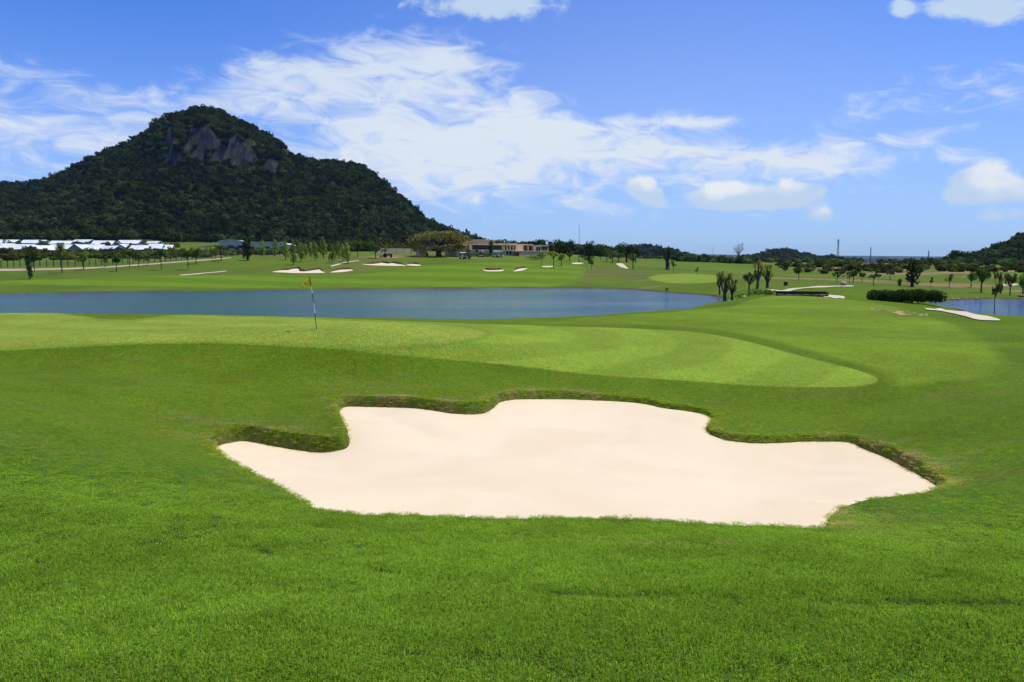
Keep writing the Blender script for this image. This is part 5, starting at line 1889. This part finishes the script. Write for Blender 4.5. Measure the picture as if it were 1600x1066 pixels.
x, y, z, m = place(1227.5, 447, 80)
binr = empty('litter_bin', (x, y, z))
tag(binr, 'dark square litter bin standing behind the forked cart path', 'bin')
MB().box(-2.4 * m, 2.4 * m, -2 * m, 2 * m, .05, 5.6 * m).build('body', TIMBER, binr)
MB().box(-2.8 * m, 2.8 * m, -2.4 * m, 2.4 * m, 5.6 * m, 6.3 * m).build('lid', plain('bin_lid', (.05, .03, .03), .5), binr)
for a in (-1, 1):
    MB().box(a * 1.8 * m - .03, a * 1.8 * m + .03, -.03, .03, -.1, .05).build('foot', TIMBER, binr)


def boulder(px, py, wpx, hpx, label, mat, group=None, ymin=80, Y=None):
    if Y is None:
        x, y, z, m = place(px, py, ymin)
    else:
        x, y, m = (px - 800) / F_PX * Y, Y, Y / F_PX
        z = H1(x, y)
    g = np.random.default_rng(int(px * 7))
    nu, nv_ = 14, 9
    v, f = [], []
    for i in range(nv_ + 1):
        t = math.pi * i / nv_
        for k in range(nu):
            a = 2 * math.pi * k / nu
            r = .5 * (.78 + .5 * fbm(np.array([math.cos(a) * 1.3 + t + px]), np.array([math.sin(a) * 1.3 + t * .8]), 3)[0])
            v.append((math.sin(t) * math.cos(a) * r * wpx * m, math.sin(t) * math.sin(a) * r * wpx * m, (math.cos(t) * .5 * r * 2 + .36) * hpx * m))
    for i in range(nv_):
        for k in range(nu):
            f.append((i * nu + k, (i + 1) * nu + k, (i + 1) * nu + (k + 1) % nu, i * nu + (k + 1) % nu))
    o = obj('boulder', np_mesh('boulder', np.array(v), f, mat))
    o.location = (x, y, z)
    return tag(o, label, 'boulder', group)


PALEROCK = plain('pale_rock', (.40, .35, .25), .9, .3, 3.0, bump=.5)
boulder(1318, 446, 9, 8, 'pale rounded boulder on the grass left of the thin trees', PALEROCK)
boulder(1162, 463, 7, 3.5, 'small pale rock beside the drooping dark tree', PALEROCK, Y=88)
boulder(1140, 466, 4, 3.5, 'small white rock at the foot of the tall screw-pine', PALEROCK, Y=86)
boulder(1596, 466, 10, 5, 'reddish rock on the far bank of the pond at the right edge', plain('red_rock', (.30, .14, .07), .9, .3, 3.0), ymin=90)

for a, b, n, where in ((1484, 1530, 4, 'on the far shore of the right pond'),):
    for i in range(n):
        px = a + (b - a) * (i + RNG.random() * .8) / n
        Y_ = np.linspace(90, 160, 500)
        hh = terrain((px - 800) / F_PX * Y_, Y_)[0]
        j = len(hh) - 1 - np.argmax(hh[::-1] < .05)
        o = boulder(px, 0, 3 + 4 * RNG.random(), 1.3 + .5 * RNG.random(), f'{ORD[i]} pale stone from the left {where}', PALEROCK, 'pale stones along the shores', Y=float(Y_[min(j, 499)]) + .5)
        o.name = 'shore_stone'

# ------------------------------------------------------------------ golf carts, tractor
TYRE = plain('tyre', (.015, .015, .015), .8)
CARTW = plain('cart_white', (.72, .72, .70), .4)
SEATM = plain('seat_dark', (.03, .03, .035), .7)


def cart(px, py, label, rz, body=CARTW, roof=CARTW, ymin=180):
    x, y, z, m = place(px, py, ymin)
    root = empty('golf_cart', (x, y, z), rz)
    tag(root, label, 'golf cart', 'golf carts by the clubhouse')
    MB().prism([(-.55, .30), (.55, .30), (.55, .62), (.40, .62), (.40, .62), (-.40, .62), (-.55, .62)], -1.15, -.1).build('body', body, root)
    MB().add([(.35, -.52, .30), (1.2, -.52, .30), (1.2, .52, .30), (.35, .52, .30), (.55, -.52, .95), (1.1, -.5, .72), (1.1, .5, .72), (.55, .52, .95)],
             [(0, 3, 2, 1), (4, 5, 6, 7), (0, 1, 5, 4), (1, 2, 6, 5), (2, 3, 7, 6), (3, 0, 4, 7)]).build('cowl', body, root)
    MB().box(-.1, .4, -.5, .5, .28, .36).build('floor', SEATM, root)
    MB().box(-.55, 0, -.5, .5, .64, .80).build('seat', SEATM, root)
    MB().box(-.68, -.56, -.5, .5, .80, 1.25).build('seat_back', SEATM, root)
    for a, b in ((-.75, -.5), (-.75, .5), (.75, -.5), (.75, .5)):
        MB().tube([(a, b, .6), (a * .85, b, 1.83)], [.025, .025], 5).build('roof_post', SEATM, root)
    MB().prism([(-.6, 1.82), (.6, 1.82), (.5, 1.92), (-.5, 1.92)], -.95, .85).build('roof', roof, root)
    for a in (-.8, .85):
        for b in (-.52, .52):
            w = MB().tube([(a, b - .09, .23), (a, b + .09, .23)], [.23, .23], 14).build('wheel', TYRE, root)
    return root


cart(723, 404.5, 'white golf cart parked in the shade left of the clubhouse', .3)
cart(729, 405.5, 'dark-bodied golf cart beside the white one left of the clubhouse', .1, SEATM, SEATM)
cart(752, 402.5, 'white golf cart close to the lower clubhouse wall', 1.2)
cart(775, 402.8, 'white golf cart left of a pair by the clubhouse doors', .2)
cart(780, 402.8, 'white golf cart right of a pair by the clubhouse doors', 2.9)

x, y, z, m = place(605, 403.2, 200)
tr = empty('tractor', (x, y, z), .15)
tag(tr, 'small red tractor parked on bare soil left of the huge spreading tree', 'tractor')
REDP = plain('tractor_red', (.28, .03, .025), .45)
MB().box(.2, 1.5, -.35, .35, .6, 1.15).build('bonnet', REDP, tr)
MB().box(-1.0, .3, -.3, .3, .5, .8).build('chassis', SEATM, tr)
for b in (-.62, .62):
    MB().prism([(b - .16, .9), (b + .16, .9), (b + .16, 1.25), (b - .16, 1.25)], -1.05, -.1).build('mudguard', REDP, tr)
    MB().tube([(-.6, b - .17, .6), (-.6, b + .17, .6)], [.6, .6], 18).build('rear_wheel', TYRE, tr)
    MB().tube([(1.15, b - .1, .36), (1.15, b + .1, .36)], [.36, .36], 14).build('front_wheel', TYRE, tr)
    MB().tube([(-.85, b * .8, .9), (-.85, b * .8, 1.95)], [.04, .04], 6).build('roll_bar', SEATM, tr)
MB().box(-.7, -.25, -.28, .28, .95, 1.1).build('seat', SEATM, tr)
MB().tube([(.25, 0, 1.0), (.05, 0, 1.35)], [.03, .03], 6).build('steering_column', SEATM, tr)
MB().box(-2.3, -1.1, -.9, .9, .25, .55).build('mower_deck', REDP, tr)

# ------------------------------------------------------------------ fence along the track
fence = empty('fence', cast(200, 413, ymin=150))
tag(fence, 'dark green wire fence with posts along the sandy track', 'fence')
FGREEN = plain('fence_green', (.018, .05, .032), .6)
fl_pix = smooth_poly([(-30, 420), (22, 419), (84, 417), (150, 414.5), (200, 412), (250, 409), (300, 406), (345, 403.5), (400, 400.5), (450, 399.5)], 6, closed=False)
fpos = []
for a, b in fl_pix[::1]:
    X, Yq, _ = cast(a, b, ymin=150)
    fpos.append(Vector((X, Yq, H1(X, Yq))))
pm = MB().box(-.07, .07, -.07, .07, -.4, 1.6).mesh('post', FGREEN)
inv = Matrix.Translation(-fence.location)
for p in fpos:
    o = obj('post', pm, fence)
    o.location = p - fence.location
for zz in (.25, .6, .95, 1.3, 1.6):
    mb = MB().tube([p + Vector((0, 0, zz)) for p in fpos], [.022] * len(fpos), 4)
    mb.build('wire', FGREEN, fence).matrix_parent_inverse = inv


# ------------------------------------------------------------------ grass of the near rough
def grass_clump(seed, n, size, hmin, hmax, wid):
    g = np.random.default_rng(seed)
    base = (g.random((n, 2)) - .5) * size
    a = g.random(n) * 6.283
    lean = .5 + .8 * g.random(n)
    h = hmin + (hmax - hmin) * g.random(n)
    d = np.stack([np.cos(a), np.sin(a)], -1)
    s = np.stack([-np.sin(a + g.normal(scale=.6, size=n)), np.cos(a)], -1) * (wid * (.7 + .6 * g.random(n)))[:, None]
    z0, z1, z2 = np.full(n, -.006), h * .62, h * (1 - .42 * lean)
    p0, p1, p2 = base, base + d * (h * .25 * lean)[:, None], base + d * (h * .95 * lean)[:, None]
    v = np.stack([np.concatenate([p0 - s, z0[:, None]], 1), np.concatenate([p0 + s, z0[:, None]], 1), np.concatenate([p1 + s * .85, z1[:, None]], 1), np.concatenate([p1 - s * .85, z1[:, None]], 1),
                  np.concatenate([p2 + s * .2, z2[:, None]], 1), np.concatenate([p2 - s * .2, z2[:, None]], 1)], 1).reshape(-1, 3)
    k = np.arange(n)[:, None] * 6
    f = np.concatenate([k + np.array([[0, 1, 2, 3]]), k + np.array([[3, 2, 4, 5]])])
    br = .42 + 1.15 * g.random(n)
    c = np.stack([br * (.8 + .5 * g.random(n)), br, br * (.7 + .5 * g.random(n))], -1)
    straw = g.random(n) < .07
    c[straw] = np.array((2.3, 1.5, 3.0)) * (.7 + .5 * g.random((straw.sum(), 1)))
    return v, f, np.repeat(c, 6, 0)


def build_grass():
    out = []
    rng = np.random.default_rng(77)
    for r0, r1, dens, sc in ((1.2, 4.2, 300, .8), (4.2, 7, 230, .9), (7, 11, 190, 1.0), (11, 16, 120, 1.0), (16, 27, 90, 1.0)):
        n = int(math.radians(100) / 2 * (r1 * r1 - r0 * r0) * dens)
        r = np.sqrt(r0 * r0 + (r1 * r1 - r0 * r0) * rng.random(n))
        a = np.radians(-50 + 100 * rng.random(n))
        out.append(np.stack([np.sin(a) * r, np.cos(a) * r, np.full(n, sc)], -1))
    q = np.concatenate(out)
    x, y, sc = q.T
    h, sd = terrain(x, y)
    ok = (sd > -.06) & (sdist(x, y, APRON) > .03) & (sdist(x, y, FAIRWAY) > .05) & (sdist(x, y, GREEN) > .03) & (y < 46)
    x, y, sc, h, sd = x[ok], y[ok], sc[ok], h[ok], sd[ok]
    r = np.hypot(x, y)
    col = ground_colour(x, y, h, sd)[0]
    tint = col / C_ROUGH
    # the mower cuts the bank short: single blades only show near the camera and along the bunker lip
    fade = np.maximum(1 - sstep(r, 8.5, 13.5), 1 - sstep(np.abs(sd), .12, .45))
    thin = rng.random(len(x)) < fade
    for cr in CREASE:
        d = seg_dist(x, y, cr, closed=False)
        brk = sstep(vnoise(x * 1.7 + 8, y * 1.7), .35, .6)
        strong = 1.0 if cr is CREASE[0] else .12
        thin &= ~((d < .055 + .05 * brk) & (rng.random(len(x)) < .9 * strong))
        if cr is CREASE[0]:
            sc = np.where(d < .2, sc * .7, sc)
    # turf grows shorter towards the mown apron
    short = .55 + .45 * sstep(sdist(x, y, APRON), .1, 2.5)
    tall = (.75 + .6 * fbm(x * 1.3, y * 1.3, 3)) * short * np.where(sd < .03, .7, 1)
    tint = tint * (.78 + .44 * fbm(x * 2.4 + 3, y * 2.4, 3))[:, None]
    x, y, sc, h, tall, tint = x[thin], y[thin], sc[thin], h[thin], tall[thin], tint[thin]
    n = len(x)
    rot = np.stack([rng.normal(scale=.12, size=n), rng.normal(scale=.12, size=n), rng.random(n) * 6.283], -1)
    far = 1 - .62 * sstep(np.hypot(x, y), 4.5, 11)
    scl = np.stack([sc, sc, tall * far], -1)
    var = [grass_clump(900 + k, 120, .17, .015, .036, .0019) for k in range(5)]
    o = scatter('grass', var, np.stack([x, y, h], -1), rng.integers(0, 5, n), rot, scl, tint, 'short green grass blades of the rough round the bunker')
    o.data.materials.append(leafmat('grass_blades', (.215, .385, .034), .45, inst=True))
    print('grass clumps', n)


build_grass()

# ------------------------------------------------------------------ the air
hz = MB().box(-16000, 16000, -15000, 16000, -6, 330).build('haze', None)
hz.data.materials.clear()
hm = bpy.data.materials.new('haze')
hm.use_nodes = True
nt = hm.node_tree
nt.nodes.clear()
ho = N(nt, 'ShaderNodeOutputMaterial')
pv = N(nt, 'ShaderNodeVolumePrincipled')
pv.inputs['Color'].default_value = (.50, .72, 1.0, 1)
pv.inputs['Density'].default_value = 3e-5
nt.links.new(pv.outputs[0], ho.inputs['Volume'])
hz.data.materials.append(hm)
tag(hz, 'thin blue haze in the air', None, None, 'stuff')
